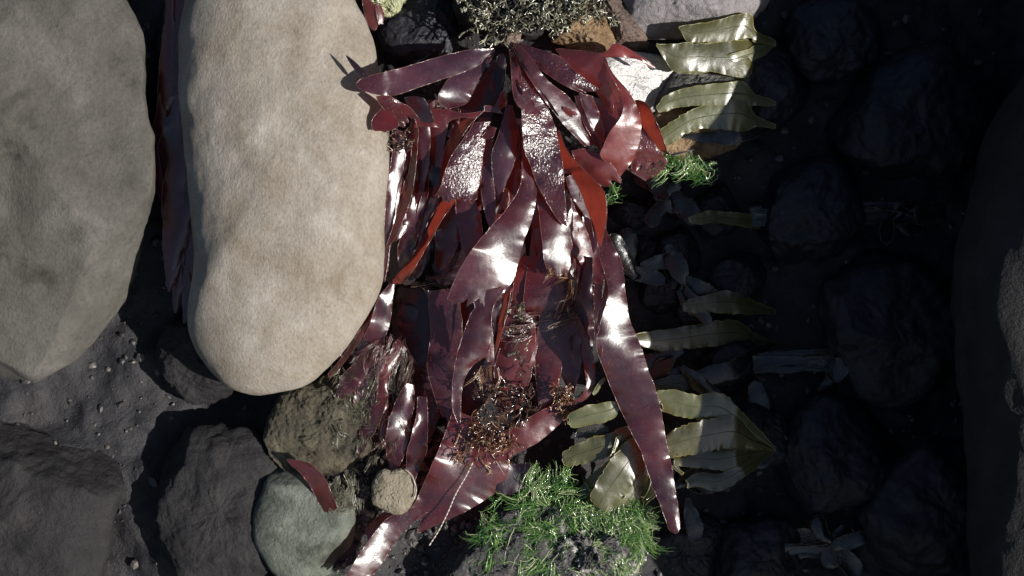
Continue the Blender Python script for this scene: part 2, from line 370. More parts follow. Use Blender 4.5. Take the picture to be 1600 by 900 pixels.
def blob(px, py, rx, ry, rot=0, n=9, jit=.16, seed=0):
    r = np.random.default_rng(seed); a = np.linspace(0, 2 * math.pi, n, endpoint=False)
    k = 1 + r.uniform(-jit, jit, n); x = rx * k * np.cos(a); y = ry * k * np.sin(a)
    return np.stack([px + x * math.cos(rot) - y * math.sin(rot), py + x * math.sin(rot) + y * math.cos(rot)], -1)

def strands_mesh(name, lines, rad, mat, parent=None, sides=4, tones=None, flat=1.0, taper=.35):
    """lines: list of (k,3) local cm polylines; one tuft as one mesh"""
    VV, FF, TT = [], [], []; off = 0
    for li, P in enumerate(lines):
        P = np.asarray(P, float); n = len(P)
        T = np.gradient(P, axis=0); T /= (np.linalg.norm(T, axis=1, keepdims=True) + 1e-9)
        ref = np.array([.3, .2, 1.]); A = np.cross(T, ref); A /= (np.linalg.norm(A, axis=1, keepdims=True) + 1e-9); B = np.cross(T, A)
        r = (rad[li] if np.ndim(rad) else rad) * np.linspace(1, taper, n)
        an = np.arange(sides) * 2 * math.pi / sides
        ring = P[:, None] + (A[:, None] * np.cos(an)[None, :, None] + B[:, None] * np.sin(an)[None, :, None] * flat) * r[:, None, None]
        VV.append(ring.reshape(-1, 3))
        i, j = np.meshgrid(np.arange(n - 1), np.arange(sides), indexing='ij'); a = (i * sides + j).ravel(); b = (i * sides + (j + 1) % sides).ravel()
        FF.append(np.stack([a, b, b + sides, a + sides], -1) + off)
        t0 = tones[li] if tones is not None else rng.uniform(0, 1)
        TT.append(np.full(n * sides, t0)); off += n * sides
    return mesh_obj(name, to_world(np.vstack(VV)), np.vstack(FF), M[mat], parent, attr=np.concatenate(TT))

def wander(p0, d, length, k=8, curl=.5, r=None, grav=(0, 0, 0)):
    r = r or rng; d = np.asarray(d, float); d = d / np.linalg.norm(d); P = [np.asarray(p0, float)]
    bend = r.normal(0, 1, 3) * curl
    for i in range(k):
        d = d + (bend * .35 + r.normal(0, 1, 3) * curl * .35 + np.asarray(grav)) / k * 2
        d = d / np.linalg.norm(d); P.append(P[-1] + d * length / k)
    return np.array(P)
def lock(path, n, s0, s1, r, jit=.04):
    """n wet strands that follow one path and draw together at the tip"""
    k = len(path); out = []
    for _ in range(n):
        a = r.normal(0, 1, 3); f = np.linspace(0, 1, k)[:, None]; L = max(4, int(k * r.uniform(.6, 1.0)))
        wob = np.cumsum(r.normal(0, jit, (k, 3)), 0) * f
        out.append((path + a * (s0 * (1 - f) + s1 * f) + wob)[:L])
    return out
#=====BUILD=====
# ================================================================== SETTING: the bed of the gully
ctrl = [  # px, py, w, sigma px
    (400, 200, -6, 160), (250, 450, -7, 160), (0, 300, -6, 250), (650, 60, -7, 90), (700, 300, -7, 130), (850, 330, -7, 130), (800, 560, -7, 130),
    (640, 600, -6.5, 80), (540, 800, -4, 90), (700, 860, -4, 110), (900, 860, -4, 110), (1020, 400, -9, 110), (1040, 560, -9, 100), (1060, 800, -8, 90),
    (1000, 90, -3, 100), (800, -20, -3.5, 100), (960, -80, -3, 120), (1250, 150, -8, 150), (1250, 450, -9, 160), (1250, 750, -8, 160), (1500, 450, -8, 200)]
gx = np.r_[np.linspace(-3200, -250, 20)[:-1], np.linspace(-250, 1850, 300), np.linspace(1850, 4800, 20)[1:]]
gy = np.r_[np.linspace(-2600, -250, 18)[:-1], np.linspace(-250, 1150, 210), np.linspace(1150, 3500, 18)[1:]]
GX, GY = np.meshgrid(gx, gy, indexing='ij')
num = np.full(GX.shape, -6 * .02); den = np.full(GX.shape, .02)
for x, y, w, s in ctrl:
    g = np.exp(-((GX - x) ** 2 + (GY - y) ** 2) / (2 * s * s)); num += g * w; den += g
GW = num / den
q = np.stack([GX * K, GY * K, GX * 0], -1)
GW = GW + 1.0 * fbm(q * .16, 5, 3) + .55 * np.maximum(0, fbm(q * .42, 4, 5))
gl = loc(GX, GY, 0); gl[..., 2] = GW
n_, m_ = GX.shape
i, j = np.meshgrid(np.arange(n_ - 1), np.arange(m_ - 1), indexing='ij'); a = (i * m_ + j).ravel()
g = mesh_obj('ground', to_world(gl.reshape(-1, 3)), np.stack([a, a + 1, a + m_ + 1, a + m_], -1), M['ground'])
g['kind'] = 'structure'
# loose gravel and shell grit caught in the low places
rg = np.random.default_rng(123)
def ground_w(x, y): return GW[np.clip(np.searchsorted(gx, x), 0, len(gx) - 1), np.clip(np.searchsorted(gy, y), 0, len(gy) - 1)]
NG = 5200
gxp, gyp = rg.uniform(-40, 1640, NG), rg.uniform(-40, 940, NG)
near = rg.uniform(0, 1, NG) < .4; gxp[near] = rg.normal(600, 75, near.sum()); gyp[near] = rg.normal(760, 80, near.sum())
f0 = gxp * 0; g_l = loc(gxp, gyp, f0); g_l[:, 2] = ground_w(gxp, gyp)
bm = bmesh.new(); bmesh.ops.create_icosphere(bm, subdivisions=1, radius=1); icv = np.array([v.co[:] for v in bm.verts]); icf = np.array([[v.index for v in f.verts] for f in bm.faces]); bm.free()
sz = .07 + .34 * rg.uniform(0, 1, NG) ** 3.2
V_ = []; T_g = []
for k in range(NG):
    s3 = sz[k] * rg.uniform(.6, 1.3, 3); vv = icv * s3; a_ = rg.uniform(0, 6.28); ca, sa = math.cos(a_), math.sin(a_)
    vv = np.stack([vv[:, 0] * ca - vv[:, 1] * sa, vv[:, 0] * sa + vv[:, 1] * ca, vv[:, 2] * .7], -1) * (1 + .22 * rg.normal(0, 1, (len(icv), 1)))
    V_.append(vv + g_l[k] + [0, 0, sz[k] * .25]); T_g.append(np.full(len(icv), np.clip(rg.beta(1.3, 2.2), 0, 1)))
F_ = (icf[None] + (np.arange(NG) * len(icv))[:, None, None]).reshape(-1, 3)
tag(mesh_obj('gravel', to_world(np.vstack(V_)), F_, M['gravel'], attr=np.concatenate(T_g), smooth=False), 'dark gravel and shell grit lying between the rocks', 'gravel', None, 'stuff')

# ================================================================== ROCKS
rock('boulder', [(556, 0), (572, 30), (585, 64), (592, 100), (604, 160), (611, 215), (605, 280), (599, 330), (600, 400), (597, 440), (587, 466), (570, 495), (541, 538), (508, 574),
                 (466, 602), (400, 616), (340, 590), (296, 512), (304, 400), (292, 280), (276, 120), (306, -60), (400, -150), (520, -100)],
     -.6, 4.6, 8, 'boulder', 'large smooth beige boulder touching the upper tips of the red seaweed', 'boulder', p=2.3, rough=.34, freq=.14, nr=80, na=300, fine=.008, cuts=0)
rock('boulder', [(-80, -120), (90, -90), (205, 30), (238, 170), (232, 330), (205, 470), (120, 560), (0, 610), (-160, 560), (-300, 300), (-240, 0)],
     -3, 6.5, 6, 'boulder_grey', 'grey boulder beyond the dark gap, far from the red seaweed', 'boulder', p=2.4, rough=.8, freq=.13, nr=70, na=260, fine=.03, cuts=7)
rock('rock', [(-150, 660), (-20, 620), (120, 640), (190, 720), (180, 830), (120, 960), (-60, 1000), (-220, 860)], -4.5, 3, 5, 'rock_dark', 'dark rock below the grey boulder in the corner of the view')
rock('rock', [(250, 700), (330, 660), (420, 690), (450, 780), (420, 900), (330, 960), (250, 880), (225, 780)], -5, 2.6, 4, 'rock_dark', 'dark wet rock beside the smooth grey-green rock')
rock('rock', blob(300, 60, 60, 90, .2, 9, .15, 4), -5, 2.4, 4, 'rock_dark', 'dark rock deep in the gap between the two boulders, upper one')
rock('rock', blob(305, 560, 70, 70, .2, 9, .15, 5), -5.5, 2.0, 4, 'rock_dark', 'dark rock deep in the gap between the two boulders, lower one')
# lower left
rock('rock', [(440, 610), (500, 590), (540, 562), (575, 570), (606, 592), (616, 650), (600, 690), (572, 710), (545, 732), (511, 746), (450, 740), (415, 690)],
     -3.2, 1.7, 3, 'rock_algal', 'brown rock furred with fine algae just below the beige boulder', rough=.3, freq=.5, fine=.12)
rock('rock', [(430, 730), (500, 728), (535, 748), (550, 774), (556, 812), (552, 850), (548, 880), (530, 896), (480, 920), (430, 900), (395, 820)],
     -2.8, 1.3, 3, 'rock_green', 'smooth grey-green rock in the lower corner below the furred rock', rough=.16, freq=.3, fine=.02)
rock('rock', [(430, 905), (500, 890), (560, 893), (600, 930), (560, 1010), (460, 1020), (400, 960)], -3.6, 1.2, 3, 'rock_green', 'low grey rock at the bottom edge under the pale frond tip', rough=.2, freq=.3)
# round stone with rim
rs = empty('round_stone', 612, 768, -2.5, 'round tan flat-topped stone with pale rim between furred rock and red fronds', 'stone')
oc = np.array([(586, 750), (594, 737), (610, 735), (628, 732), (642, 742), (650, 764), (645, 783), (637, 796), (617, 802), (601, 795), (583, 787), (581, 769)], float)
rock('stone_body', oc, -.95, .62, 2.6, 'shell_face', None, p=2.4, rough=.16, freq=.9, parent=rs, grad=(-.1, .1), fine=.05, cuts=0)
cc = oc.mean(0); rim = catmull(cc + (oc - cc) * 1.02, 60, closed=True); rim = np.roll(rim, 45, axis=0)[:61]; rim = catmull(cc + (oc - cc) * 1.0, 120, closed=True)[30:58]
strands_mesh('rim', [loc(rim[:, 0], rim[:, 1], -.55 + .03 * np.sin(np.arange(28) * .7))], .07, 'pale_thread', rs, 6, [.2], 1.0, 1.0)
# bottom
rock('rock', [(850, 806), (905, 796), (960, 800), (998, 815), (1006, 862), (992, 905), (930, 922), (870, 905), (842, 850)], -2.6, 1.75, 3, 'rock_pale', 'pale crusted rock showing white through the densest green algae', p=2.6, rough=.5, freq=1.2, fine=.3)
rock('rock', [(640, 880), (672, 846), (720, 815), (780, 790), (840, 778), (900, 786), (950, 792), (1000, 806), (1012, 850), (1004, 900), (980, 980), (850, 1010), (700, 990), (630, 940)],
     -3.6, 2.5, 4, 'rock_purple', 'purplish rough rock under the green algae at the bottom', p=2.6, rough=.5, freq=.55, fine=.16)
rock('rock', blob(1075, 860, 62, 70, .2, 9, .15, 12), -8, 2.2, 3, 'rock_black', 'black shaded stone below the tip of the longest red frond')
# top
rock('rock', [(715, -50), (760, -70), (850, -70), (880, -10), (872, 35), (845, 60), (810, 62), (770, 55), (735, 40), (708, 10)], -2.4, 2.4, 5, 'rock_dark', 'dark rock carrying the seaweed holdfast under the bushy tuft', rough=.5, freq=.5)
rock('rock', [(862, 30), (880, 5), (920, 5), (950, 30), (964, 62), (955, 84), (915, 86), (880, 72), (860, 62)], -2.2, 1.9, 4, 'rock_orange', 'tan rock right behind the holdfast, lit along its top', rough=.3, freq=.6, fine=.08)
rock('rock', [(915, -30), (950, -35), (978, 0), (1000, 40), (1010, 72), (985, 84), (955, 62), (930, 28), (905, 5)], -2.6, 1.8, 4, 'rock_brown', 'dark reddish brown rock wedged between the tan and grey rocks', rough=.3, freq=.6, fine=.08)
rock('rock', [(968, -60), (1060, -90), (1180, -70), (1210, 0), (1150, 50), (1080, 62), (1020, 58), (984, 30)], -2.8, 2.2, 4, 'rock_grey', 'grey speckled rock at the top behind the olive wrack', rough=.35, freq=.35, fine=.05)
rock('rock', [(925, 100), (960, 84), (1010, 84), (1056, 98), (1050, 128), (1032, 168), (1000, 176), (965, 160), (935, 130)], -2.2, .75, 3, 'rock_wet', 'wet pale rock glaring white in the sun beside the red fronds', p=3, rough=.12, freq=.6, grad=(-.40, .11), fine=.05, cuts=0)
rock('rock', [(1024, 168), (1032, 130), (1050, 108), (1090, 98), (1150, 100), (1170, 130), (1120, 170), (1060, 180)], -2.6, .9, 3, 'rock_mottle', 'black and grey mottled wet rock under the olive wrack', p=3, rough=.2, freq=.6, fine=.08)
rock('rock', [(1010, 200), (1030, 175), (1080, 165), (1140, 175), (1160, 215), (1120, 246), (1060, 250), (1020, 236)], -3.0, 1.0, 3, 'rock_orange', 'rusty orange gritty rock under the lower olive wrack', p=3, rough=.25, freq=.6, fine=.1)
rock('rock', [(585, 30), (610, 0), (660, -30), (720, -20), (740, 30), (720, 80), (680, 110), (640, 112), (600, 90)], -6, 2.4, 3, 'rock_black', 'blue-black shaded rock in the hollow above the upper fronds', rough=.3, freq=.5)
rock('rock', [(572, -20), (600, -40), (640, -30), (632, 5), (614, 24), (592, 18), (576, 2)], -2.2, 1.0, 4, 'lichen', 'small pale yellow encrusted rock at the top by the boulder', rough=.25, freq=1, fine=.15)
# black cobbles in the shaded hollow
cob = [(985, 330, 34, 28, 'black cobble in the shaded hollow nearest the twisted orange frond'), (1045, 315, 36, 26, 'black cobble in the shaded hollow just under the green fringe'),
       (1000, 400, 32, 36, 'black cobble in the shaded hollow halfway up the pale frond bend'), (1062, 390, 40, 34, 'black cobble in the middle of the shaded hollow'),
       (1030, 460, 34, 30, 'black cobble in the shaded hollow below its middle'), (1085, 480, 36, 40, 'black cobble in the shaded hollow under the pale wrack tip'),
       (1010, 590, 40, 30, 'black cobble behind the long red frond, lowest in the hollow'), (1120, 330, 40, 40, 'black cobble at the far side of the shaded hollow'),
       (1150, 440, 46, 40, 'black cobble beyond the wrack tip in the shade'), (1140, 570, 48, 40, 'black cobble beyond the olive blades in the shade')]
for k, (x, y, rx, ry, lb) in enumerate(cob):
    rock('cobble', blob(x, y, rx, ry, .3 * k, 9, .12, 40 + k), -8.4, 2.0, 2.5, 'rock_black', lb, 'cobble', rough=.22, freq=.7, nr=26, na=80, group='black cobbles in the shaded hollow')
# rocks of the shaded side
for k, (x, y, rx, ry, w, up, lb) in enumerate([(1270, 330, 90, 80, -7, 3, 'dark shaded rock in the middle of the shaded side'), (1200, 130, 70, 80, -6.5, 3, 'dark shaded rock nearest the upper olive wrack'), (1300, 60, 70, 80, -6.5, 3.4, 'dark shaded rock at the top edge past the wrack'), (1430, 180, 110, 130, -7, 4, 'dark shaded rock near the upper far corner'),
        (1400, 500, 120, 110, -7, 3.5, 'broad dark shaded rock beneath the tall rock added for shade'), (1300, 720, 90, 90, -7, 3, 'dark shaded rock low down beside the wrack'),
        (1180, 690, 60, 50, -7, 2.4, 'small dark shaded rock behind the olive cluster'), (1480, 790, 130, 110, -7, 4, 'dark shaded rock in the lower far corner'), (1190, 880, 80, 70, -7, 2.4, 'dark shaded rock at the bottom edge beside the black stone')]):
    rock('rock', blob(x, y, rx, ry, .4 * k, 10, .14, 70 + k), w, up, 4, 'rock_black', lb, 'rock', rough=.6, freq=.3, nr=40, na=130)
# tall rock added as a shadow caster, shaped to darken the hollow
BIG = [(1700, -500), (1850, -700), (2500, -500), (2700, 500), (2500, 1300), (1950, 1500), (1640, 1300), (1530, 900), (1500, 500), (1540, 230), (1660, 0)]
rock('rock', BIG, 2, 14.5, 14, 'rock_dark', 'tall dark rock added along the edge of the view to shade the hollow', 'rock', p=5, rough=1.2, freq=.1, nr=70, na=240, cuts=0)

# ================================================================== MAIN RED SEAWEED
pl = empty('red_seaweed', 797, 62, -.3, 'big bunch of wet dark red strap fronds hanging from one holdfast', 'seaweed')
B = lambda *a, **k: blade(pl, *a, **k)
HL = (-.38, .12)
# holdfast
rock('holdfast', blob(797, 55, 20, 14, 0, 9, .2, 3), -.7, .9, 1.4, 'rock_brown', None, rough=.18, freq=2, parent=pl, nr=22, na=60)
# --- deep fronds first, their shade put into a darker colour
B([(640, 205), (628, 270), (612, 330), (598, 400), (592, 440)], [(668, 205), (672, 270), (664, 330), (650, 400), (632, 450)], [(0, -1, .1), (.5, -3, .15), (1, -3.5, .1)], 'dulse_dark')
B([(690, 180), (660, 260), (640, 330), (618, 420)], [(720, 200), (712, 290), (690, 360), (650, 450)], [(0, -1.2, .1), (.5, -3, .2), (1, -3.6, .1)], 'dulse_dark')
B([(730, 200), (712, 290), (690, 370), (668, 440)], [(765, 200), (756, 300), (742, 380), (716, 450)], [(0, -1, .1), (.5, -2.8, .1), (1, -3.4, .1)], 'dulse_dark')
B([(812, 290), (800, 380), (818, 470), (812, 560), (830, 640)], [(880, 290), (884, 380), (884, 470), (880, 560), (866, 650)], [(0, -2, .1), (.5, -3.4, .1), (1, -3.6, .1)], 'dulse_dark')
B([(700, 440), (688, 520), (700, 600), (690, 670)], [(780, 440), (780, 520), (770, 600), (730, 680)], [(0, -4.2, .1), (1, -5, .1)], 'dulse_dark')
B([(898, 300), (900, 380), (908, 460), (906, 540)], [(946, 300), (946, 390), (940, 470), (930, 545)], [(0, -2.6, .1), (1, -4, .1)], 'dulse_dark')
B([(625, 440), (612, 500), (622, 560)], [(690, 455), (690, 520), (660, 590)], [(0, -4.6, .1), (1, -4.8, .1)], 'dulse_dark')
# left shaded straps next to the boulder
B([(618, 205), (610, 260), (603, 320), (599, 380), (600, 425)], [(634, 205), (630, 262), (622, 320), (612, 370), (606, 425)], [(0, .2, -.1), (.4, -.6, -.45), (1, -1, .2)], 'dulse', und=.12)
B([(646, 200), (640, 260), (628, 310), (612, 360), (603, 385)], [(654, 200), (650, 262), (641, 312), (622, 362), (606, 388)], [(0, .4, .8), (.5, .1, .9), (1, -.6, .4)], 'dulse', und=.1)
B([(654, 190), (646, 230), (650, 260), (644, 300)], [(672, 190), (672, 230), (668, 270), (652, 330)], [(0, .5, .1), (1, -.6, .3)], 'dulse')
B([(672, 192), (668, 230), (668, 262)], [(700, 195), (694, 232), (690, 262)], [(0, .2, .1), (1, -.8, .4)], 'dulse_red')
# thin orange sliver beside boulder
B([(600, 312), (598, 350), (601, 400), (597, 440)], [(606, 315), (607, 350), (608, 395), (601, 440)], [(0, -1, 1.2), (1, -1, 1.2)], 'dulse_red')
# D orange backlit ribbon
B([(752, 174), (722, 190), (699, 222), (690, 260), (685, 300), (689, 312), (668, 358), (648, 394), (622, 428), (612, 440)],
  [(757, 172), (734, 196), (716, 225), (706, 262), (704, 300), (712, 312), (694, 338), (670, 380), (652, 412), (632, 444)],
  [(0, 1.2, 1.3, .3), (.25, .9, 2.0, .3), (.5, -.2, 2.0, .3), (.8, -.6, 2.0, .3), (1, -1.2, 1.6, .3)], 'dulse_red', bulge=.1)
# white kink under D
B([(668, 382), (660, 396), (653, 408)], [(676, 366), (670, 390), (664, 404)], [(0, -1, -.3, .1), (1, -1.2, -.4, .1)], 'dulse')
# A upper long strap over the boulder
B([(771, 75), (722, 80), (661, 96), (625, 107), (587, 116), (565, 123), (556, 131)], [(773, 79), (745, 103), (699, 121), (663, 133), (633, 144), (612, 149), (584, 147), (562, 139), (557, 132)],
  [(0, 0, 0, .1), (.3, 1.4, 0, -.3), (.55, 2.9, 0, -.3), (.7, 3.8, 0, -.15), (.8, 4.2, -.1, .14), (.9, 4.2, .2, -.1), (1, 4.3, .2, -.1)], 'dulse_plum', bulge=.12, und=.05)
B([(541, 86), (556, 98), (570, 112), (578, 120)], [(540, 88), (551, 104), (563, 118), (574, 123)], [(0, 4.2, -.1, .6), (1, 4.2, -.1, .6)], 'dulse_dark', bulge=.1)
# A3 fold down
B([(587, 151), (596, 166), (608, 182), (622, 197)], [(605, 147), (622, 158), (640, 168), (652, 182)], [(0, 4.0, .2, -.2), (.5, 3.2, .2, .2), (1, 1.8, .1, .2)], 'dulse_bead', bulge=.1)
B([(600, 166), (588, 178), (581, 190), (583, 203), (596, 206)], [(612, 172), (616, 180), (622, 190), (622, 198), (606, 205)], [(0, 3.0, .2, .1), (1, 3.2, .2, -.1)], 'dulse_mid', bulge=.1)
B([(630, 150), (640, 170), (650, 196)], [(660, 150), (672, 170), (680, 196)], [(0, 1.8, .2, .3), (1, 1.0, .3, .2)], 'dulse_dark')
# B second upper strap
B([(770, 84), (730, 109), (709, 116), (689, 140), (684, 157), (690, 166)], [(773, 82), (764, 98), (748, 124), (738, 146), (727, 162), (702, 170)],
  [(0, 0, 0, 0), (.35, .9, .1, .3), (.65, 1.7, -.05, .2), (.85, 1.7, -.42, .12), (1, 1.4, -.5, .1)], 'dulse_plum', bulge=.08)
# C lower sheet with curled lip
B([(642, 168), (672, 170), (699, 171), (722, 177), (745, 175), (757, 171)], [(652, 198), (676, 198), (697, 200), (702, 190), (722, 184), (742, 184), (757, 172)],
  [(0, 1.0, .2, .2), (.5, 1.3, .2, .1), (.75, 1.8, -.2, -.3), (1, 1.8, 0, -.2)], 'dulse_red', bulge=.1)
# dark fronds in the fork
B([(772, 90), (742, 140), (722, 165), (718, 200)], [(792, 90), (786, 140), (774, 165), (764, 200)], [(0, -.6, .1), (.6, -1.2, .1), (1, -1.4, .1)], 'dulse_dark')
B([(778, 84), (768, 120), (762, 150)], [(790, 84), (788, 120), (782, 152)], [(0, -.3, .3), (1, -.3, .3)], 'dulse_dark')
# white curl (778,150)
B([(783, 143), (778, 155), (772, 168)], [(790, 145), (793, 158), (790, 170)], [(0, .7, -.4, .1), (1, .9, -.35, .2)], 'dulse', bulge=.05)
B([(757, 165), (768, 166), (780, 170)], [(757, 174), (770, 175), (786, 178)], [(0, .9, -.2, .2), (1, .9, -.3, .1)], 'dulse', bulge=.05)
# E beaded strap with torn end
B([(740, 192), (727, 213), (704, 246), (694, 274), (686, 296), (679, 312)], [(766, 190), (760, 205), (755, 243), (749, 284), (746, 300), (745, 313)],
  [(0, 1.3, 0, .1), (.3, 1.6, -.28, .1), (.6, 1.6, -.2, .1), (.9, 1.3, -.10, .1), (1, 1.2, .1)], 'dulse_bead', bulge=.10, und=.1, jag=.8)
# F dark strap
B([(760, 205), (754, 250), (752, 297), (758, 335), (768, 362)], [(772, 205), (769, 250), (773, 302), (774, 343), (771, 367)], [(0, .9, .3), (.5, .9, .4), (1, .6, .3)], 'dulse_plum', bulge=.1)
B([(712, 312), (714, 350), (722, 385), (728, 400)], [(742, 312), (752, 345), (752, 380), (738, 400)], [(0, -.2, .1), (1, -.8, .15)], 'dulse')
B([(700, 350), (684, 390), (672, 425)], [(716, 350), (716, 395), (700, 432)], [(0, -1.4, .1), (1, -1.8, .1)], 'dulse_dark')
# curled little dark red rolls
B([(764, 196), (757, 208), (752, 214)], [(775, 200), (770, 214), (760, 218)], [(0, 1.6, .6), (1, 1.7, .8)], 'dulse_red')
# G purple strap
B([(791, 165), (786, 184), (776, 217), (769, 235), (768, 255), (772, 290), (777, 310)], [(800, 165), (807, 190), (812, 215), (810, 233), (801, 261), (788, 292), (778, 311)],
  [(0, .6, 0), (.25, 1.3, -.2), (.5, 1.6, -.12), (.75, 1.2, .15), (1, .7, .3)], 'dulse_plum', bulge=.13)
B([(784, 300), (782, 318), (788, 328)], [(794, 298), (797, 312), (791, 330)], [(0, .2, -.35, .1), (1, .2, -.35, .1)], 'dulse_red', bulge=.02, und=0)
B([(795, 225), (790, 280), (782, 320)], [(812, 225), (812, 290), (800, 340)], [(0, -.3, .3), (1, -.8, .3)], 'dulse_red')
# M/Q right-hand group, lower layers first
B([(892, 236), (905, 262), (925, 282), (943, 290)], [(912, 232), (938, 242), (956, 257), (970, 280)], [(0, .4, .1, .2), (.6, .4, .2, .2), (1, -.3, .2, .3)], 'dulse_red', bulge=.15)
B([(884, 277), (890, 300), (903, 322), (916, 340)], [(896, 272), (909, 296), (920, 320), (926, 342)], [(0, -.4, -.35, .1), (1, -.8, -.36, .1)], 'dulse', bulge=.05)
B([(886, 335), (894, 352), (905, 370)], [(900, 338), (914, 352), (920, 362)], [(0, -.9, -.38, .1), (1, -1.2, -.2, .1)], 'dulse', bulge=.05)
B([(925, 152), (932, 185), (944, 210)], [(976, 160), (974, 186), (956, 212)], [(0, .1, .2, .2), (1, -.2, .2, .2)], 'dulse_red', bulge=-.1)
# M5 beaded red tail
B([(1001, 200), (994, 240), (979, 264)], [(1006, 204), (1022, 224), (1044, 254)], [(0, .8, .0, .1), (.5, .5, .1, .2), (1, -.4, .1, .3)], 'dulse_redbead', bulge=.05)
B([(979, 264), (992, 272), (1009, 283)], [(1043, 254), (1034, 266), (1022, 277)], [(0, -.4, .1, .3), (1, -1.0, .1, .3)], 'dulse_redbead', bulge=.02, und=.03, ruffle=.02)
# M4 orange fold
B([(992, 157), (998, 176), (1003, 196), (1016, 216), (1030, 233)], [(996, 156), (1010, 162), (1022, 182), (1034, 212), (1043, 238)], [(0, 1.3, 1.4, .3), (.5, 1.2, 2.2, .3), (1, .3, 1.8, .3)], 'dulse_red', bulge=.1)
B([(1030, 233), (1044, 241), (1060, 238), (1085, 233)], [(1043, 237), (1050, 243), (1064, 240), (1085, 235)], [(0, .3, .2), (1, -.4, .1)], 'dulse_dark')
# M1 broad dull red sheet
B([(868, 76), (892, 112), (915, 130), (935, 150), (948, 172)], [(880, 76), (941, 86), (954, 118), (968, 142), (974, 160)], [(0, .1, .1, .2), (.4, .9, .35, .1), (.75, .8, .5, .3), (1, .3, .4, .4)], 'dulse_red', bulge=.06)
# M2 rolled top
B([(900, 84), (943, 82), (959, 68), (984, 77), (1012, 95), (1024, 105)], [(920, 92), (946, 90), (969, 89), (1000, 94), (1014, 104), (1024, 107)], [(0, .4, .1, .1), (.4, 1.0, .1, -.2), (.8, 1.0, .2, .3), (1, .4, .2, .2)], 'dulse_bright', bulge=.3)
# M3 S ribbon
B([(941, 88), (954, 118), (969, 143), (974, 164), (969, 184), (954, 204), (943, 227), (938, 243), (952, 258), (966, 274)],
  [(944, 88), (958, 116), (980, 140), (994, 164), (1002, 189), (1001, 212), (998, 226), (990, 248), (980, 262), (969, 275)],
  [(0, 1.3, .2, .1), (.2, 1.8, .1, .1), (.4, 2.1, -.05, .0), (.58, 1.8, -.2, .12), (.68, 1.4, -.28, .15), (.85, .8, -.12, .3), (1, 0, -.1, .3)], 'dulse_bright', bulge=.1)
# Q beaded dark strap at the top
B([(804, 68), (828, 92), (850, 112), (880, 132), (912, 147)], [(806, 66), (841, 77), (874, 88), (900, 112), (933, 138)], [(0, .2, 0, .1), (.4, 1.2, -.1, .15), (.8, 1.5, -.1, .1), (1, 1.0, .2, .2)], 'dulse_bead', bulge=.12, und=.12)
# R white band
B([(905, 146), (912, 168), (922, 195), (938, 222)], [(925, 150), (936, 175), (945, 205), (944, 224)], [(0, 1.2, -.30, .1), (.5, 1.2, -.38, .14), (1, .5, -.3, .14)], 'dulse', bulge=.04, und=.03)
B([(898, 150), (905, 175), (916, 200), (930, 224), (936, 236)], [(905, 150), (914, 175), (927, 200), (940, 222), (940, 234)], [(0, 1.2, .5), (.5, 1.2, .4), (1, .4, .5)], 'dulse', bulge=.3)
# P front shiny strap
B([(803, 68), (816, 102), (841, 143), (864, 174), (884, 198), (912, 226)], [(806, 66), (830, 90), (853, 123), (888, 152), (906, 178), (930, 224)],
  [(0, .8, 0), (.16, 2.3, -.1, .05), (.3, 2.5, -.3, .12), (.5, 2.1, -.4, .12), (.75, 1.4, -.42, .14), (1, .6, -.36, .14)], 'dulse', bulge=.08, und=.08)
B([(876, 172), (884, 178), (890, 182)], [(884, 166), (896, 172), (904, 180)], [(0, 1.9, .5, .3), (1, 1.7, .4, .3)], 'dulse_red', bulge=.3)
# small dark edge folds along P
B([(800, 72), (818, 108), (838, 140), (858, 166), (872, 182)], [(803, 72), (823, 106), (843, 138), (863, 165), (874, 181)], [(0, 1.0, .9, .4), (.2, 2.5, .9, .4), (1, 2.2, .9, .4)], 'dulse_dark', bulge=.2, und=.02)
# I long left strap
Iw = [(0, 1.0, -.3, .1), (.1, 1.5, -.2, .1), (.25, 1.9, .05, .2), (.38, 2.0, -.05, .1), (.5, 1.9, -.32, .12), (.62, 1.6, -.1, .2), (.74, 1.1, .1, .2), (.88, .8, -.05, .1), (1, .2, .1, .2)]
B([(814, 200), (815, 238), (813, 289), (790, 328), (768, 353), (740, 387), (722, 415), (714, 430), (706, 448), (699, 466)],
  [(830, 200), (834, 250), (838, 292), (836, 323), (828, 351), (818, 379), (810, 410), (802, 438), (788, 456), (768, 478)],
  [(0, 1.0, -.3, .1), (.2, 1.6, -.22, .1), (.4, 2.0, -.02, .2), (.58, 2.0, -.16, .1), (.72, 1.9, -.38, .12), (.88, 1.6, -.1, .2), (1, 1.4, 0, .2)], 'dulse', bulge=.10, und=.1)
B([(730, 455), (742, 478), (735, 492), (722, 527), (712, 563), (707, 599), (707, 637), (716, 662)],
  [(790, 450), (772, 476), (768, 500), (768, 522), (762, 552), (736, 574), (722, 606), (720, 660)],
  [(0, 1.45, 0, .2), (.2, 1.35, .05, .1), (.4, 1.2, .0, .1), (.55, 1.2, -.2, .1), (.75, .7, -.1, .2), (1, .1, .2, .2)], 'dulse', bulge=.10, und=.1)
B([(764, 500), (762, 530), (752, 560)], [(768, 500), (771, 545), (772, 572)], [(0, 1.1, 0, .2), (1, .7, -.1, .2)], 'dulse_red', bulge=.1)
# orange fold along I
B([(797, 449), (786, 470), (780, 500), (776, 530), (770, 558)], [(800, 449), (795, 475), (788, 504), (781, 532), (771, 560)], [(0, 1.3, 1.2, .2), (.5, 1.0, 1.4, .2), (1, .6, 1.2, .1)], 'dulse_red', bulge=.05)
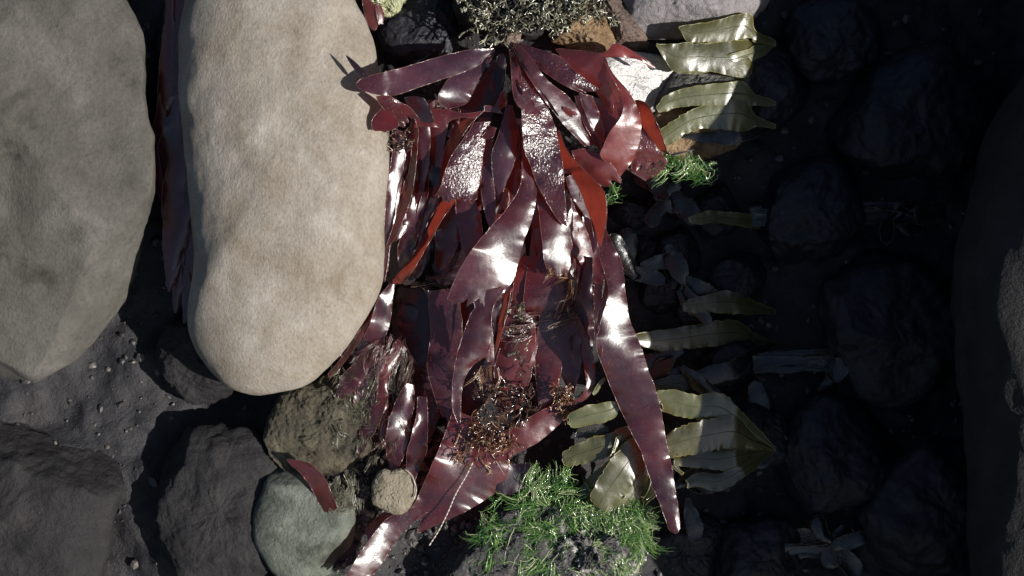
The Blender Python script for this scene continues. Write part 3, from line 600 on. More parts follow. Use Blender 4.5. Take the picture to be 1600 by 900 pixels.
# K deep red mid strap
B([(838, 292), (832, 340), (828, 390), (822, 430), (818, 470), (822, 495)], [(850, 292), (850, 340), (856, 390), (892, 428), (896, 465), (884, 496)], [(0, -.4, .3), (.4, -.8, .3), (.7, -.6, .1, .2), (.9, -.6, -.15, 0), (1, -1, .2)], 'dulse_mid', bulge=.12)
# J pale strap
B([(839, 297), (841, 325), (845, 358), (849, 397), (853, 416), (860, 430)], [(878, 297), (884, 325), (890, 358), (895, 392), (895, 410), (888, 430)], [(0, .4, .1), (.3, .8, -.05), (.55, .9, -.24, .05), (.8, .7, -.32, .12), (1, .3, -.25, .2)], 'dulse', bulge=.13)
# H2 front beaded strap
B([(797, 74), (803, 112), (813, 150), (816, 200), (820, 235), (830, 262), (840, 289), (854, 315), (872, 343), (884, 353)], [(803, 74), (826, 112), (850, 156), (868, 200), (875, 238), (880, 261), (882, 302), (885, 330), (886, 345), (886, 354)],
  [(0, .6, -.2, .1), (.14, 2.2, -.3, .1), (.3, 2.5, -.4, .12), (.44, 2.35, -.42, .13), (.55, 2.25, -.25, .13), (.66, 2.1, -.05, .2), (.8, 1.8, .1, .2), (1, 1.2, .3, .1)], 'dulse_bead', bulge=.08, und=.06)
# H1 strip with two holes: split lobes around the gaps
B([(795, 78), (798, 100), (801, 143), (807, 162), (826, 177), (843, 180)], [(800, 78), (812, 108), (818, 136), (832, 158), (842, 170), (847, 178)],
  [(0, .9, -.1), (.25, 2.6, -.25, .1), (.6, 2.9, -.38, .12), (1, 2.85, -.38, .1)], 'dulse', bulge=.06, step=1.0, m=31, holes=[(804, 97, 9, 3.6, 1.1), (811, 136, 13, 3.8, 1.25)])
# L twisted strap: orange back then pale front
B([(872, 203), (878, 259), (892, 269), (905, 295), (918, 328), (928, 353), (937, 384)], [(874, 204), (885, 233), (902, 254), (926, 279), (942, 297), (948, 322), (947, 348), (939, 384)],
  [(0, 1.6, 1.2, .2), (.2, 1.8, 2.0, .3), (.45, 2.2, 2.0, .2), (.75, 2.2, 2.1, .2), (1, 1.9, 1.6, 0)], 'dulse_red', bulge=.08)
B([(938, 340), (937, 366), (936, 390), (938, 408), (946, 430), (951, 456), (943, 486), (936, 515), (932, 537), (936, 558), (943, 576), (956, 609), (972, 645), (986, 675), (1001, 704), (1018, 756), (1033, 793), (1044, 825), (1052, 833)],
  [(943, 338), (947, 358), (958, 383), (969, 404), (974, 428), (978, 463), (985, 502), (1002, 543), (1015, 584), (1025, 609), (1033, 645), (1041, 689), (1050, 735), (1058, 785), (1062, 820), (1060, 832), (1055, 834)],
  [(0, 1.2, .3), (.06, 1.5, .1, .1), (.15, 2.2, -.3, .1), (.24, 2.7, -.38, .1), (.36, 2.6, -.36, .13), (.42, 2.4, -.12, .2), (.5, 1.7, .12, .25), (.6, .9, .22, .15), (.75, .3, .05, .2), (.9, -.1, .1, .15), (1, -.4, .1, .2)], 'dulse', bulge=.09, und=.05, m=13)
B([(944, 428), (945, 445), (938, 480), (934, 500)], [(948, 430), (952, 456), (945, 482), (936, 510)], [(0, 1.9, 1.3), (1, 1.9, 1.2)], 'dulse_red', bulge=.05)
B([(932, 536), (935, 548), (937, 556)], [(936, 535), (941, 542), (940, 556)], [(0, 2.75, .9), (1, 2.7, .9)], 'dulse_red', bulge=.1)
# X looped ribbon and Y
B([(897, 490), (908, 525), (910, 555), (914, 580), (916, 602), (908, 618), (896, 626), (884, 627)], [(900, 488), (916, 520), (928, 560), (930, 594), (921, 617), (905, 630), (892, 634), (884, 633)],
  [(0, -.4, .9), (.3, 0, .8), (.55, .1, -.1), (.75, .1, -.3, .2), (1, -.4, 0, .3)], 'dulse_red', bulge=.1)
B([(858, 490), (860, 530), (872, 570), (882, 598), (894, 614)], [(902, 490), (909, 530), (909, 563), (904, 590), (897, 615)], [(0, -.8, .1), (.4, -1, .2, .1), (1, -1.2, .5)], 'dulse_mid', bulge=.12)
B([(790, 500), (782, 540), (772, 580), (778, 610)], [(836, 505), (836, 540), (818, 590), (800, 620)], [(0, -.8, .1, .2), (1, -1.4, .1, .3)], 'dulse_red', bulge=.1)
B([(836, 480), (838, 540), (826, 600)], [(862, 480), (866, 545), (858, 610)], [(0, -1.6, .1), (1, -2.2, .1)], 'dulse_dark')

# broad smooth straps of the lower middle
SM = dict(bulge=.1, und=.05, ruffle=.05, jag=.7)
B([(806, 400), (798, 470), (778, 540), (768, 600), (772, 640)], [(852, 400), (850, 480), (838, 550), (820, 620), (800, 650)], [(0, -1.0, .1), (.4, -1.0, -.2, .1), (.7, -1.3, .2), (1, -1.5, .1)], 'dulse_red', **SM)
B([(846, 420), (842, 500), (836, 570), (842, 640)], [(892, 430), (888, 500), (878, 570), (868, 640)], [(0, -1.2, .1), (.3, -1.0, -.25, .1), (.7, -1.4, .2), (1, -1.6, -.2)], 'dulse_mid', **SM)
B([(668, 455), (672, 520), (668, 580), (690, 650)], [(716, 450), (722, 520), (712, 590), (712, 660)], [(0, -2.4, .1), (.5, -2.6, .2), (1, -2.6, .1)], 'dulse', **SM)
# under-layer of limp fronds filling the bunch
rf = np.random.default_rng(77)
def limp(x0, y0, x1, y1, wd, w0, w1, mat, par=None, am=None, tip=.1, sw=1.0):
    k = 6; f = np.linspace(0, 1, k); ph = rf.uniform(0, 6.28); am = am or rf.uniform(5, 15)
    cx = x0 + (x1 - x0) * f + am * np.sin(ph + f * rf.uniform(2, 5)) * f; cy = y0 + (y1 - y0) * f
    dx, dy = np.gradient(cx), np.gradient(cy); l_ = np.hypot(dx, dy); nx, ny = -dy / l_, dx / l_
    hw_ = wd / 2 * (np.array([.35, .8, 1, 1.05, .95, .6]) + rf.uniform(-.15, .2, k))
    W_ = [(f_, w0 + (w1 - w0) * f_ + rf.normal(0, .25), sw * rf.uniform(-.5, .7), rf.uniform(-.1, .3)) for f_ in (0, .25, .5, .75, 1)]
    blade(par or pl, list(zip(cx + nx * hw_, cy + ny * hw_)), list(zip(cx - nx * hw_, cy - ny * hw_)), W_, mat, bulge=rf.uniform(-.1, .25), ruffle=.13 * sw, und=.14 * sw, jag=1.0, tip=tip)
for k in range(44):
    if k < 16: x1, y1 = rf.uniform(612, 700), rf.uniform(330, 440); x0, y0 = x1 + rf.uniform(20, 70), rf.uniform(150, 230)
    elif k < 26: x1, y1 = rf.uniform(715, 905), rf.uniform(500, 640); x0, y0 = x1 + rf.uniform(-20, 40), y1 - rf.uniform(140, 230)
    elif k < 40: x1, y1 = rf.uniform(860, 935), rf.uniform(380, 520); x0, y0 = x1 - rf.uniform(10, 50), y1 - rf.uniform(130, 180)
    else: x1, y1 = rf.uniform(720, 800), rf.uniform(330, 420); x0, y0 = x1 + rf.uniform(0, 40), rf.uniform(180, 230)
    limp(x0, y0, x1, y1, rf.uniform(18, 40), rf.uniform(-1.2, -.4), rf.uniform(-3.2, -1.4), ('dulse', 'dulse_mid', 'dulse_dark', 'dulse_red')[int(rf.integers(0, 4))])

# ================================================================== SECOND LOWER PLANT
p2 = empty('red_seaweed', 880, 632, -1.6, 'broad flat red fronds spread below the bunch, one tip trailing into the lower corner', 'seaweed')
B2 = lambda *a, **k: blade(p2, *a, **k)
B2([(878, 628), (850, 640), (810, 662), (770, 684), (735, 700), (700, 712)], [(892, 645), (872, 664), (842, 690), (812, 706), (780, 722), (720, 735)], [(0, -1.0, .1, .1), (.4, -.6, .0, .2), (.7, -.9, .1, .2), (1, -1.3, .1, .2)], 'dulse_red', bulge=.14)
B2([(708, 640), (695, 678), (680, 715), (663, 753), (650, 782), (640, 800)], [(745, 655), (780, 700), (794, 728), (786, 758), (740, 792), (660, 830)],
   [(0, -1.2, .1, .15), (.3, -1.1, -.1, .15), (.55, -1.25, -.26, .18), (.8, -1.7, .1, .2), (1, -2.2, .1, .2)], 'dulse_mid', bulge=.04, und=.14, m=17)
B2([(650, 778), (634, 792), (608, 808), (590, 826), (574, 848), (556, 874), (538, 906)], [(668, 800), (650, 812), (630, 830), (618, 845), (602, 871), (585, 897), (566, 912)],
   [(0, -1.9, .1, .2), (.3, -1.7, -.05, .1), (.5, -1.5, -.42, .14), (.8, -1.0, -.44, .14), (1, -.8, -.4, .1)], 'dulse', bulge=.05, und=.03)
B2([(600, 800), (585, 812), (570, 828)], [(620, 806), (604, 822), (580, 842)], [(0, -2.6, .8), (1, -2.8, .8)], 'dulse_red')
B2([(780, 720), (800, 725), (834, 722)], [(770, 770), (800, 772), (838, 750)], [(0, -1.9, .2), (1, -2.4, .2)], 'dulse_dark')
# third plant at the foot of the boulder
p3 = empty('red_seaweed', 622, 440, -1.5, 'short glossy red fronds squeezed along the foot of the beige boulder', 'seaweed')
B3 = lambda *a, **k: blade(p3, *a, **k)
B3([(608, 444), (590, 468), (578, 505), (562, 540), (548, 560)], [(617, 444), (613, 470), (610, 500), (602, 525), (578, 560)], [(0, -1.2, -.1), (.2, -1.0, -.38, .1), (.35, -1.1, .1, .1), (.5, -1.1, -.3, .2), (.7, -1.4, .1), (1, -2.0, .1)], 'dulse', bulge=.1)
B3([(580, 485), (560, 520), (535, 556), (512, 585)], [(584, 488), (568, 522), (543, 560), (516, 592)], [(0, -1.4, 1, .3), (1, -1.8, 1, .3)], 'dulse_red')
B3([(622, 530), (604, 558), (594, 584), (589, 614), (588, 650), (594, 690)], [(636, 546), (622, 562), (610, 582), (606, 614), (606, 650), (602, 700)], [(0, -1.4, -.1), (.3, -1.0, -.2), (.6, -1.3, .1), (1, -1.6, .2)], 'dulse_red', bulge=.2)
B3([(612, 655), (611, 690), (614, 725)], [(624, 650), (628, 690), (630, 720)], [(0, -1.9, -.3), (1, -2.2, -.2)], 'dulse')
B3([(614, 480), (625, 500), (645, 520), (660, 560)], [(640, 470), (655, 486), (668, 510), (680, 560)], [(0, -4.4, .1), (1, -4.8, .1)], 'dulse_dark')
B3([(640, 500), (640, 560), (630, 640), (640, 700)], [(700, 500), (712, 570), (690, 640), (670, 700)], [(0, -5.0, .1), (1, -5.2, .1)], 'dulse_dark')
for (x0, y0, x1, y1, wd) in ((590, 545, 545, 640, 20), (606, 560, 566, 690, 22), (580, 540, 528, 610, 18), (640, 600, 612, 720, 24), (660, 620, 650, 740, 26)):
    limp(x0, y0, x1, y1 + 25, wd * rf.uniform(.8, 1.5), -1.0, -1.6, 'dulse', p3, None, .5)
# tiny ones
p4 = empty('red_seaweed', 580, 5, -2, 'small rounded red fronds beside the encrusted rock at the top', 'seaweed')
blade(p4, [(566, -8), (568, 15), (574, 35), (582, 47)], [(578, -4), (588, 14), (592, 30), (588, 46)], [(0, -1.6, 0), (1, -1.8, .2)], 'dulse_red')
blade(p4, [(586, 8), (588, 22), (592, 38)], [(594, 6), (600, 22), (598, 38)], [(0, -1.5, -.3), (1, -1.7, -.3)], 'dulse_red')
p5 = empty('red_seaweed', 448, 718, -1.6, 'single small orange red frond tip lying on the grey-green rock', 'seaweed')
blade(p5, [(446, 722), (472, 742), (490, 770), (504, 800)], [(452, 714), (486, 726), (510, 752), (527, 792)], [(0, -1.6, .3), (.6, -.9, .8), (1, -1.1, 1.0)], 'dulse_red', base=.3)
# plant in the gap between the boulders
p6 = empty('red_seaweed', 318, 80, -3, 'shaded dark red straps hanging in the gap between the two boulders', 'seaweed')
for k in range(13):
    limp(rf.uniform(262, 300), rf.uniform(-30, 160), rf.uniform(245, 330), rf.uniform(300, 560), rf.uniform(26, 48), rf.uniform(-3, -1.8), rf.uniform(-5, -3), ('dulse_mid', 'dulse_red', 'dulse')[k % 3], p6, 22, .3, .4)
# ================================================================== OLIVE SERRATED WRACK
def wrack(name_px, label, blades, mat='wrack'):
    p = empty('serrated_wrack', *name_px, label, 'seaweed', 'olive serrated wrack around the red bunch')
    for bl in blades:
        kw = dict(bl[3]) if len(bl) > 3 else {}
        mt = kw.pop('mat', mat); se = kw.pop('serr', 19)
        if bl[0][0][0] >= 1096 and name_px[0] >= 1075:
            my = (bl[0][0][1] + bl[1][0][1]) / 2; w0 = bl[2][0]
            by_ = name_px[1] + 12; bl = ([(1212, by_ - 3), (1180, by_ * .6 + my * .4 - 10)] + bl[0], [(1212, by_ + 3), (1180, by_ * .6 + my * .4 + 10)] + bl[1], [(0, w0[1] - 2, .1)] + [(.4 + .6 * s_[0],) + tuple(s_[1:]) for s_ in bl[2]])
        bo = blade(p, bl[0], bl[1], bl[2], mt, serr=se, thick=.06, bulge=kw.pop('bulge', .1), ruffle=.06, und=kw.pop('und', .1), jag=1.5, step=2.0, **kw)
        if mt != 'wrack_shade' and len(bo.data.vertices) > 200:
            m_ = 17; nrow = 0
            v_ = np.array([q_.co[:] for q_ in bo.data.vertices]); f_ = np.array(bo.data.polygons[0].vertices[:])
            nrow = int(f_[1] - f_[0]) and (len([1 for q_ in bo.data.polygons if q_.material_index == 0]) // (m_ - 1) + 1)
            ctr = v_[:nrow * m_].reshape(nrow, m_, 3)[1:-4, m_ // 2]
            ctr_l = (ctr + np.array(p.location)) * 100
            ctr_l = np.stack([ctr_l[:, 0], ctr_l[:, 1] * sP + ctr_l[:, 2] * cP, -ctr_l[:, 1] * cP + ctr_l[:, 2] * sP], -1)
            ctr_l[:, 2] += .01
            strands_mesh('midrib', [ctr_l], .09, mt, bo, 8, [.5], .4, .25)
    return p
wrack((1120, 55, -1), 'pair of sunlit olive wrack tips at the top, casting a black shadow on wet rock', [
    ([(1170, 20), (1120, 32), (1089, 38), (1064, 40), (1060, 44)], [(1170, 60), (1120, 66), (1089, 66), (1076, 66), (1062, 46)], [(0, -.6, .1, 0), (1, -.2, .1, -.1)], {'serr': 0}),
    ([(1170, 62), (1120, 66), (1089, 68), (1050, 68), (1026, 70)], [(1170, 118), (1120, 114), (1089, 110), (1062, 112), (1046, 104), (1028, 75)], [(0, -1, .1, .1), (.5, -.3, .1, .1), (1, .2, .1, .1)], {'serr': 0}),
    ([(1100, 96), (1070, 94), (1050, 98)], [(1096, 114), (1062, 113), (1046, 106)], [(0, -.9, -.1, .3), (1, -.8, -.1, .3)], {'serr': 0, 'mat': 'wrack_pale'})])
wrack((1130, 150, -1.4), 'pale olive wrack blade with yellow tip resting on the mottled rock', [
    ([(1160, 128), (1110, 132), (1071, 138), (1040, 150), (1026, 168)], [(1160, 165), (1110, 164), (1061, 167), (1040, 174), (1028, 175)], [(0, -1.2, -.05, .1), (.6, -1.1, -.2, .1), (1, -1.2, .1, .2)], {'mat': 'wrack_pale'}),
    ])
wrack((1130, 185, -1.6), 'olive wrack blade slanting over the rusty orange rock', [
    ([(1160, 150), (1100, 164), (1066, 180), (1033, 202), (1030, 215)], [(1160, 205), (1100, 200), (1075, 207), (1056, 220), (1040, 230)], [(0, -1.5, -.1, .1), (.6, -1.3, -.12, .14), (1, -1.6, .1, .2)], {'mat': 'wrack_pale'}),
    ([(1140, 205), (1100, 206), (1066, 210)], [(1140, 226), (1100, 222), (1070, 216)], [(0, -2, .1), (1, -1.9, .1)], {'mat': 'wrack_shade'})])
wrack((1080, 700, -2.4), 'large cluster of olive wrack blades under the long red frond', [
    ([(1010, 668), (975, 668), (952, 677), (915, 688), (882, 705), (878, 716)], [(1012, 700), (985, 706), (955, 712), (925, 722), (890, 728), (880, 727)], [(0, -2.0, .1, .1), (.5, -1.6, .15, .1), (1, -2.0, .2, .2)], {}),
    ([(1030, 668), (1000, 678), (975, 694), (952, 722), (934, 750), (922, 776), (930, 784)], [(1050, 710), (1018, 722), (1002, 735), (985, 760), (970, 780), (950, 803), (940, 800)], [(0, -1.6, .1, .1), (.5, -1.0, -.02, .15), (.85, -1.2, -.22, .14), (1, -1.5, -.2, .1)], {'und': .03}),
    ([(1004, 730), (990, 752), (975, 775), (945, 810)], [(1012, 728), (1008, 750), (992, 785), (955, 818)], [(0, -1.5, -.38, .1), (.5, -1.7, -.4, .12), (1, -2.0, -.3, .1)], {'mat': 'wrack_pale'}),
    ([(958, 716), (925, 740), (905, 765), (895, 785)], [(975, 730), (945, 762), (922, 780), (905, 790)], [(0, -2.6, .2), (1, -3, .2)], {}),
    ([(1012, 730), (1000, 760), (994, 786)], [(1030, 740), (1026, 772), (1004, 792)], [(0, -2.6, .3), (1, -3, .9)], {'mat': 'wrack'}),
    ([(963, 683), (956, 708), (943, 738), (940, 742)], [(969, 680), (961, 708), (945, 742), (941, 743)], [(0, -1.0, -.4, .12), (1, -1.0, -.4, .12)], {'serr': 0, 'mat': 'wrack_pale'})])
wrack((1100, 690, -1.6), 'olive wrack blades behind the lower half of the long red frond', [
    ([(1150, 650), (1110, 655), (1070, 665), (1035, 680)], [(1150, 700), (1110, 704), (1070, 712), (1042, 716)], [(0, -1.6, .05, .1), (.5, -1.2, -.1, .1), (1, -1.4, .1, .1)], {}),
    ([(1130, 616), (1090, 617), (1055, 610), (1026, 608)], [(1130, 660), (1090, 656), (1055, 648), (1030, 640)], [(0, -1.6, -.1, .1), (.5, -1.4, -.2, .1), (1, -1.6, -.1, .1)], {'mat': 'wrack_pale'}),
    ([(1130, 700), (1085, 705), (1050, 715)], [(1130, 735), (1090, 730), (1056, 728)], [(0, -2.4, .1), (1, -2.4, .1)], {}),
    ([(1130, 738), (1090, 740), (1070, 752)], [(1130, 765), (1092, 760), (1076, 762)], [(0, -2.6, .1), (1, -2.6, .1)], {}),
    ([(1050, 728), (1058, 736), (1066, 742)], [(1056, 724), (1064, 734), (1068, 740)], [(0, -2.1, .1), (1, -2.1, .1)], {})])
wrack((955, 645, -1.6), 'glaring white wet wrack blade lying between loop ribbon and long red frond', [
    ([(966, 626), (940, 630), (915, 634), (892, 645), (888, 652)], [(968, 640), (955, 655), (928, 663), (905, 668), (890, 668)], [(0, .1, -.36, .12), (.5, .2, -.38, .13), (1, 0, -.36, .12)], {'mat': 'wrack_pale', 'und': .03}),
    ([(944, 588), (934, 600), (926, 614)], [(945, 594), (938, 606), (928, 617)], [(0, .6, -.36, .12), (1, .4, -.36, .12)], {'mat': 'wrack_pale', 'serr': 0}),
    ([(950, 668), (925, 672), (900, 676)], [(950, 678), (925, 684), (900, 684)], [(0, -2.2, .1), (1, -2.2, .1)], {'mat': 'wrack_shade'})])
wrack((1110, 525, -4), 'shaded blue-grey wrack blade pointing at the long red frond from the hollow', [
    ([(1150, 500), (1100, 505), (1050, 514), (994, 522), (990, 528)], [(1150, 540), (1100, 542), (1060, 546), (1025, 547), (998, 540)], [(0, -7.0, .1, .1), (1, -4.6, .05, .1)], {'mat': 'wrack'}),
    ([(1150, 560), (1100, 575), (1040, 590), (1020, 596)], [(1150, 590), (1100, 602), (1050, 612), (1024, 606)], [(0, -6, .1), (1, -5.4, .1)], {'mat': 'wrack_shade'})])
wrack((1105, 475, -3), 'single pale wrack tip sticking into the shaded hollow', [
    ([(1140, 455), (1105, 460), (1080, 466), (1066, 474)], [(1140, 490), (1105, 488), (1080, 488), (1068, 484)], [(0, -6.6, .1), (1, -5.0, .1)], {'mat': 'wrack'})])
wrack((1110, 340, -3), 'tiny yellow wrack tip at the edge of the shaded hollow', [
    ([(1120, 330), (1090, 334), (1076, 340)], [(1120, 348), (1092, 350), (1078, 346)], [(0, -6, .1), (1, -4, .1)], {'mat': 'wrack', 'serr': 0})])
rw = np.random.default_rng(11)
dk = [((1040, 300), 'shade-coloured wrack fronds just under the green fringe in the hollow'), ((985, 420), 'shade-coloured wrack fronds right behind the pale bend of the long frond'), ((1060, 440), 'shade-coloured wrack fronds in the middle of the hollow'),
      ((1050, 560), 'shade-coloured wrack fronds below the blue-grey blade'), ((1060, 770), 'shade-coloured wrack fronds below the olive cluster'), ((1180, 650), 'shade-coloured wrack fronds in shade beside the dark rock'),
      ((1320, 560), 'shade-coloured wrack fronds on the broad shaded rock'), ((1400, 330), 'shade-coloured wrack fronds hanging in the far shade'), ((1290, 850), 'shade-coloured wrack fronds at the bottom in the far shade')]
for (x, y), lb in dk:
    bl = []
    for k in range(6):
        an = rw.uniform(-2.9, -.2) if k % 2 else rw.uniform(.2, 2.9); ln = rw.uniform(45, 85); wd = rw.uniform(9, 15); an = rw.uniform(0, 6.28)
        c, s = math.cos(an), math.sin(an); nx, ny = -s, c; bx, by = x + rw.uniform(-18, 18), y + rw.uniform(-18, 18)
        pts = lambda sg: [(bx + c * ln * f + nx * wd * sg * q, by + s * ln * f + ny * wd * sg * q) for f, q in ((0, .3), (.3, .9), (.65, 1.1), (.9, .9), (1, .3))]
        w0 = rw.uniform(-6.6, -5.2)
        bl.append((pts(-1), pts(1), [(0, w0, rw.uniform(-.2, .3), rw.uniform(-.2, .3)), (1, w0 - rw.uniform(-.4, 1.2), rw.uniform(-.2, .3), rw.uniform(-.2, .3))], {'mat': 'wrack_shade', 'serr': 11, 'bulge': float(rw.uniform(-.3, .4)), 'und': .3}))
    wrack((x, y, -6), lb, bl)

# ================================================================== TUFTS AND STRANDS
def tuft(name, px, py, w, n, ln, spread, dirn, rad, mat, label, k=8, curl=.8, area=(6, 4), grav=(0, -.1, 0), group=None, tone=(0, 1), cat='algae', z=.3, seed=1):
    r = np.random.default_rng(seed); lines = []
    while len(lines) < n:
        p0 = loc(px + r.normal(0, area[0]), py + r.normal(0, area[1]), w + r.normal(0, z * .5))
        d = np.array([dirn[0], -dirn[1], dirn[2]], float); d /= np.linalg.norm(d); d = d + r.normal(0, spread, 3)
        lines += lock(wander(p0, d, ln * K * r.uniform(.5, 1.15), k + 2, curl, r, grav), int(r.integers(3, 9)), .12, .07, r, .03)
    n = len(lines)
    ob = strands_mesh(name, lines, rad * r.uniform(.6, 1.3, n), mat, None, 4, r.uniform(*tone, n))
    return tag(ob, label, cat, group)
def branchy(px, py, w, dirn, ln, r, depth=4):
    out = []
    def go(p, d, l, lev):
        P = wander(p, d, l, 4, .5, r); out.append((P, lev))
        if lev < depth:
            for s in (-1, 1):
                e = P[-1] - P[-2]; e = e / np.linalg.norm(e); e = e + r.normal(0, .55, 3); go(P[-1], e, l * r.uniform(.6, .85), lev + 1)
    go(loc(px, py, w), np.array([dirn[0], -dirn[1], dirn[2]], float), ln * K, 0); return out
def bush(name, spots, mat, label, rad, seed, depth=4, ln=9, cat='algae'):
    r = np.random.default_rng(seed); L_, R_, T_ = [], [], []
    for (x, y, w, dx, dy) in spots:
        tn = r.uniform(0, .8)
        for P, lev in branchy(x, y, w, (dx, dy, .5), ln * r.uniform(.7, 1.3), r, depth):
            L_.append(P); R_.append(rad * (1 - .12 * lev)); T_.append(min(1, tn * .65 + .11 * lev + r.uniform(-.1, .2)))
    ob = strands_mesh(name, L_, np.array(R_), mat, None, 5, T_, 1.0, .8); return tag(ob, label, cat)
r0 = np.random.default_rng(5)
bush('bushy_algae', [(r0.uniform(735, 870), r0.uniform(-10, 48), r0.uniform(-.6, .2), r0.uniform(-.6, 1), r0.uniform(-.6, .8)) for _ in range(75)], 'tuft_top', 'bushy tuft of wiry branching algae, dark with pale tips, above the holdfast', .085, 21, 4, 12)
bush('bushy_algae', [(r0.uniform(850, 935), r0.uniform(-10, 28), r0.uniform(-.8, -.2), r0.uniform(-.3, 1), r0.uniform(-.4, .4)) for _ in range(44)], 'tuft_top', 'paler wiry algae spreading over the tan rock at the top', .08, 22, 4, 13)
bush('bushy_algae', [(r0.uniform(612, 650), r0.uniform(202, 235), r0.uniform(-.2, .5), r0.uniform(-1, .2), r0.uniform(-.2, 1)) for _ in range(30)], 'hair_brown', 'small glistening dark tuft by the boulder under the upper straps', .05, 23, 3, 7)
tuft('feathery_algae', 672, 440, -.8, 70, 55, .35, (.9, .1, .1), .026, 'hair_brown', 'wispy brown feathery algae hanging left of the long central strap', area=(22, 5), seed=31)
tuft('feathery_algae', 716, 422, .2, 40, 44, .5, (-.8, .7, 0), .022, 'hair_brown', 'small dark feathery fringe at the side of the central strap', area=(8, 12), seed=32)
tuft('hairy_algae', 592, 545, -1.0, 170, 60, .35, (-.5, .8, .1), .022, 'hair_purple', 'purple hairy algae draped at the foot of the beige boulder', area=(14, 10), seed=33)
tuft('hairy_algae', 634, 570, -1.4, 130, 70, .3, (-.3, .9, .1), .024, 'hair_brown', 'glistening brown hairy algae right of the short red fronds', area=(12, 16), seed=34)
tuft('hairy_algae', 622, 650, -1.6, 70, 70, .25, (-.2, .9, .1), .024, 'hair_brown', 'wet brown hair strands above the round stone', area=(10, 14), seed=35)
tuft('orange_filaments', 876, 428, .6, 45, 34, .7, (-.2, .8, .3), .022, 'hair_orange', 'frizzy orange filaments on the end of the pale middle strap', area=(10, 4), curl=1.6, seed=36)
tuft('orange_filaments', 748, 578, .6, 46, 44, .4, (.1, .9, .2), .026, 'hair_orange', 'tan and orange filaments dangling in the bite of the central strap', area=(9, 4), curl=.9, tone=(.3, 1), seed=37)
tuft('hairy_algae', 896, 470, .1, 130, 62, .32, (-.8, .55, .1), .024, 'hair_brown', 'brown hairs combed across the deep red middle strap', area=(6, 22), seed=38)
tuft('hairy_algae', 898, 440, .3, 34, 80, .14, (.05, 1, .1), .026, 'hair_orange', 'tan hair fringe hanging down beside the deep red middle strap', area=(4, 10), seed=39)
tuft('hairy_algae', 826, 510, -.3, 120, 60, .3, (-.9, .3, .1), .024, 'hair_purple', 'fan of reddish hairs left of the deep red middle strap', area=(8, 12), seed=40)
r1 = np.random.default_rng(8)
bush('wet_algae', [(r1.uniform(722, 805), r1.uniform(655, 715), r1.uniform(-1.0, -.5), r1.uniform(-.7, .7), r1.uniform(-.5, .9)) for _ in range(48)], 'hair_orange', 'wet orange-brown tangled algae on the broad lower red frond', .06, 41, 3, 13)
bush('wet_algae', [(r1.uniform(738, 835), r1.uniform(590, 665), r1.uniform(-1.6, -.8), r1.uniform(-.6, .6), r1.uniform(-.2, .9)) for _ in range(50)], 'hair_brown', 'dark glistening tangled algae below the bite of the central strap', .065, 42, 3, 13)
bush('wet_algae', [(r1.uniform(870, 890), r1.uniform(600, 650), r1.uniform(-1.0, -.5), r1.uniform(-.5, .5), r1.uniform(-.4, .9)) for _ in range(26)], 'hair_orange', 'curly orange algae where the loop ribbon ends', .055, 43, 3, 11)
bush('wet_algae', [(r1.uniform(800, 826), r1.uniform(470, 590), r1.uniform(-.8, -.3), r1.uniform(-.5, .5), r1.uniform(-.2, .9)) for _ in range(26)], 'tuft_top', 'ragged yellowish algae strip behind the central strap', .05, 44, 3, 7)
tuft('hairy_algae', 562, 640, -1.45, 900, 24, .6, (.1, .8, .3), .02, 'tuft_top', 'short olive brown fuzz on the furred rock', area=(30, 42), seed=45, tone=(.2, .75))
tuft('hairy_algae', 540, 768, -1.75, 420, 24, .6, (.2, .6, .4), .02, 'tuft_top', 'olive fuzz around the round stone', area=(16, 16), seed=46, tone=(.4, .95))
# beaded thread and thorny wisps
bt = empty('beaded_thread', 738, 724, -.6, 'thin pale beaded thread hanging over the lower red frond', 'thread')
P = catmull([(739, 722), (728, 744), (712, 772), (700, 800), (686, 828), (672, 850)], 44)
w_ = np.linspace(-.6, -.9, 44); Q = loc(P[:, 0], P[:, 1], w_)
strands_mesh('thread', [Q], .035, 'pale_thread', bt, 5, [.4], 1, .8)
for k in range(1, 44, 2):
    d = (Q[min(k + 1, 43)] - Q[k - 1]); d /= np.linalg.norm(d)
    strands_mesh('bead', [np.array([Q[k] - d * .11, Q[k] - d * .06, Q[k] + d * .06, Q[k] + d * .11])], .065, 'pale_thread', bt, 5, [.9], 1, .9)
tag(strands_mesh('thread', [loc(*catmull([(757, 690), (772, 715), (788, 742)], 12).T, np.linspace(-.5, -.8, 12))], .03, 'pale_thread', None, 5, [.9]), 'fine pale thread crossing the lower red frond', 'thread')
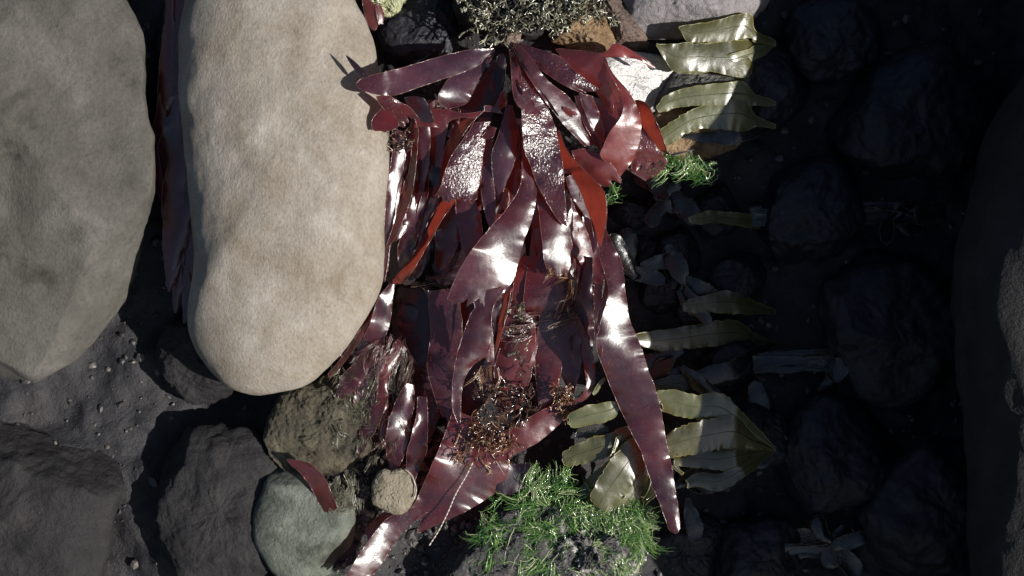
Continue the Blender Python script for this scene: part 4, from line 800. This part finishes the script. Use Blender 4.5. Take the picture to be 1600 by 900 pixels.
# green filament patch
r2 = np.random.default_rng(9)
def green(name, n, region, w, ln, label, seed, main=(-.2, 1), rad=.03, curl=1.8):
    r = np.random.default_rng(seed); L_ = []; T_ = []; R_ = []
    clumps = [region(r) for _ in range(max(5, n // 48))]
    while len(L_) < n:
        x, y = clumps[r.integers(len(clumps))]; x += r.normal(0, 11); y += r.normal(0, 7)
        a = math.atan2(main[1], main[0]) + r.normal(0, 1.0); tn = r.normal(.5, .22); nl = int(r.integers(3, 11))
        pth = wander(loc(x, y, w(x, y) + r.uniform(0, .3)), (math.cos(a), -math.sin(a), r.uniform(-.05, .15)), ln * K * r.uniform(.5, 1.25), 12, curl, r, (0, 0, 0)); pth[:, 2] = pth[0, 2] + (pth[:, 2] - pth[0, 2]) * .3
        for s_ in lock(pth, nl, .24, .16, r, .06):
            L_.append(s_); T_.append(np.clip(tn + r.normal(.04, .2), 0, 1)); R_.append(rad * r.uniform(.5, 1.3))
    return tag(strands_mesh(name, L_, np.array(R_), 'green_strand', None, 4, T_, .5), label, 'algae', None, 'stuff')
def wrock(x, y): return -1.35 - 1.0 * ((x - 860) / 190) ** 2 - .8 * ((y - 890) / 110) ** 2
green('green_algae', 2900, lambda r: (r.uniform(760, 995), r.uniform(775, 895)), wrock, 58, 'bright green thread algae sprawling over the purplish rock at the bottom', 51)
green('green_algae', 1100, lambda r: (r.uniform(920, 1000), r.uniform(790, 880)), lambda x, y: wrock(x, y) + .3, 50, 'dense yellow-green thread algae at the far end of the purplish rock', 52, (0, 1))
green('green_algae', 260, lambda r: (r.uniform(840, 876), r.uniform(728, 775)), lambda x, y: -1.9, 40, 'tall green thread algae clump rising behind the purplish rock', 53, (.1, -.6), curl=1.2)
green('green_algae', 420, lambda r: (r.uniform(1022, 1110), r.uniform(248, 266)), lambda x, y: -1.2, 30, 'narrow green fringe along the edge above the shaded hollow', 54, (-.6, .4), rad=.03)
green('green_algae', 40, lambda r: (r.uniform(944, 972), r.uniform(288, 300)), lambda x, y: -.8, 24, 'tiny green wisp under the red fronds', 55, (-.7, .6), rad=.025)
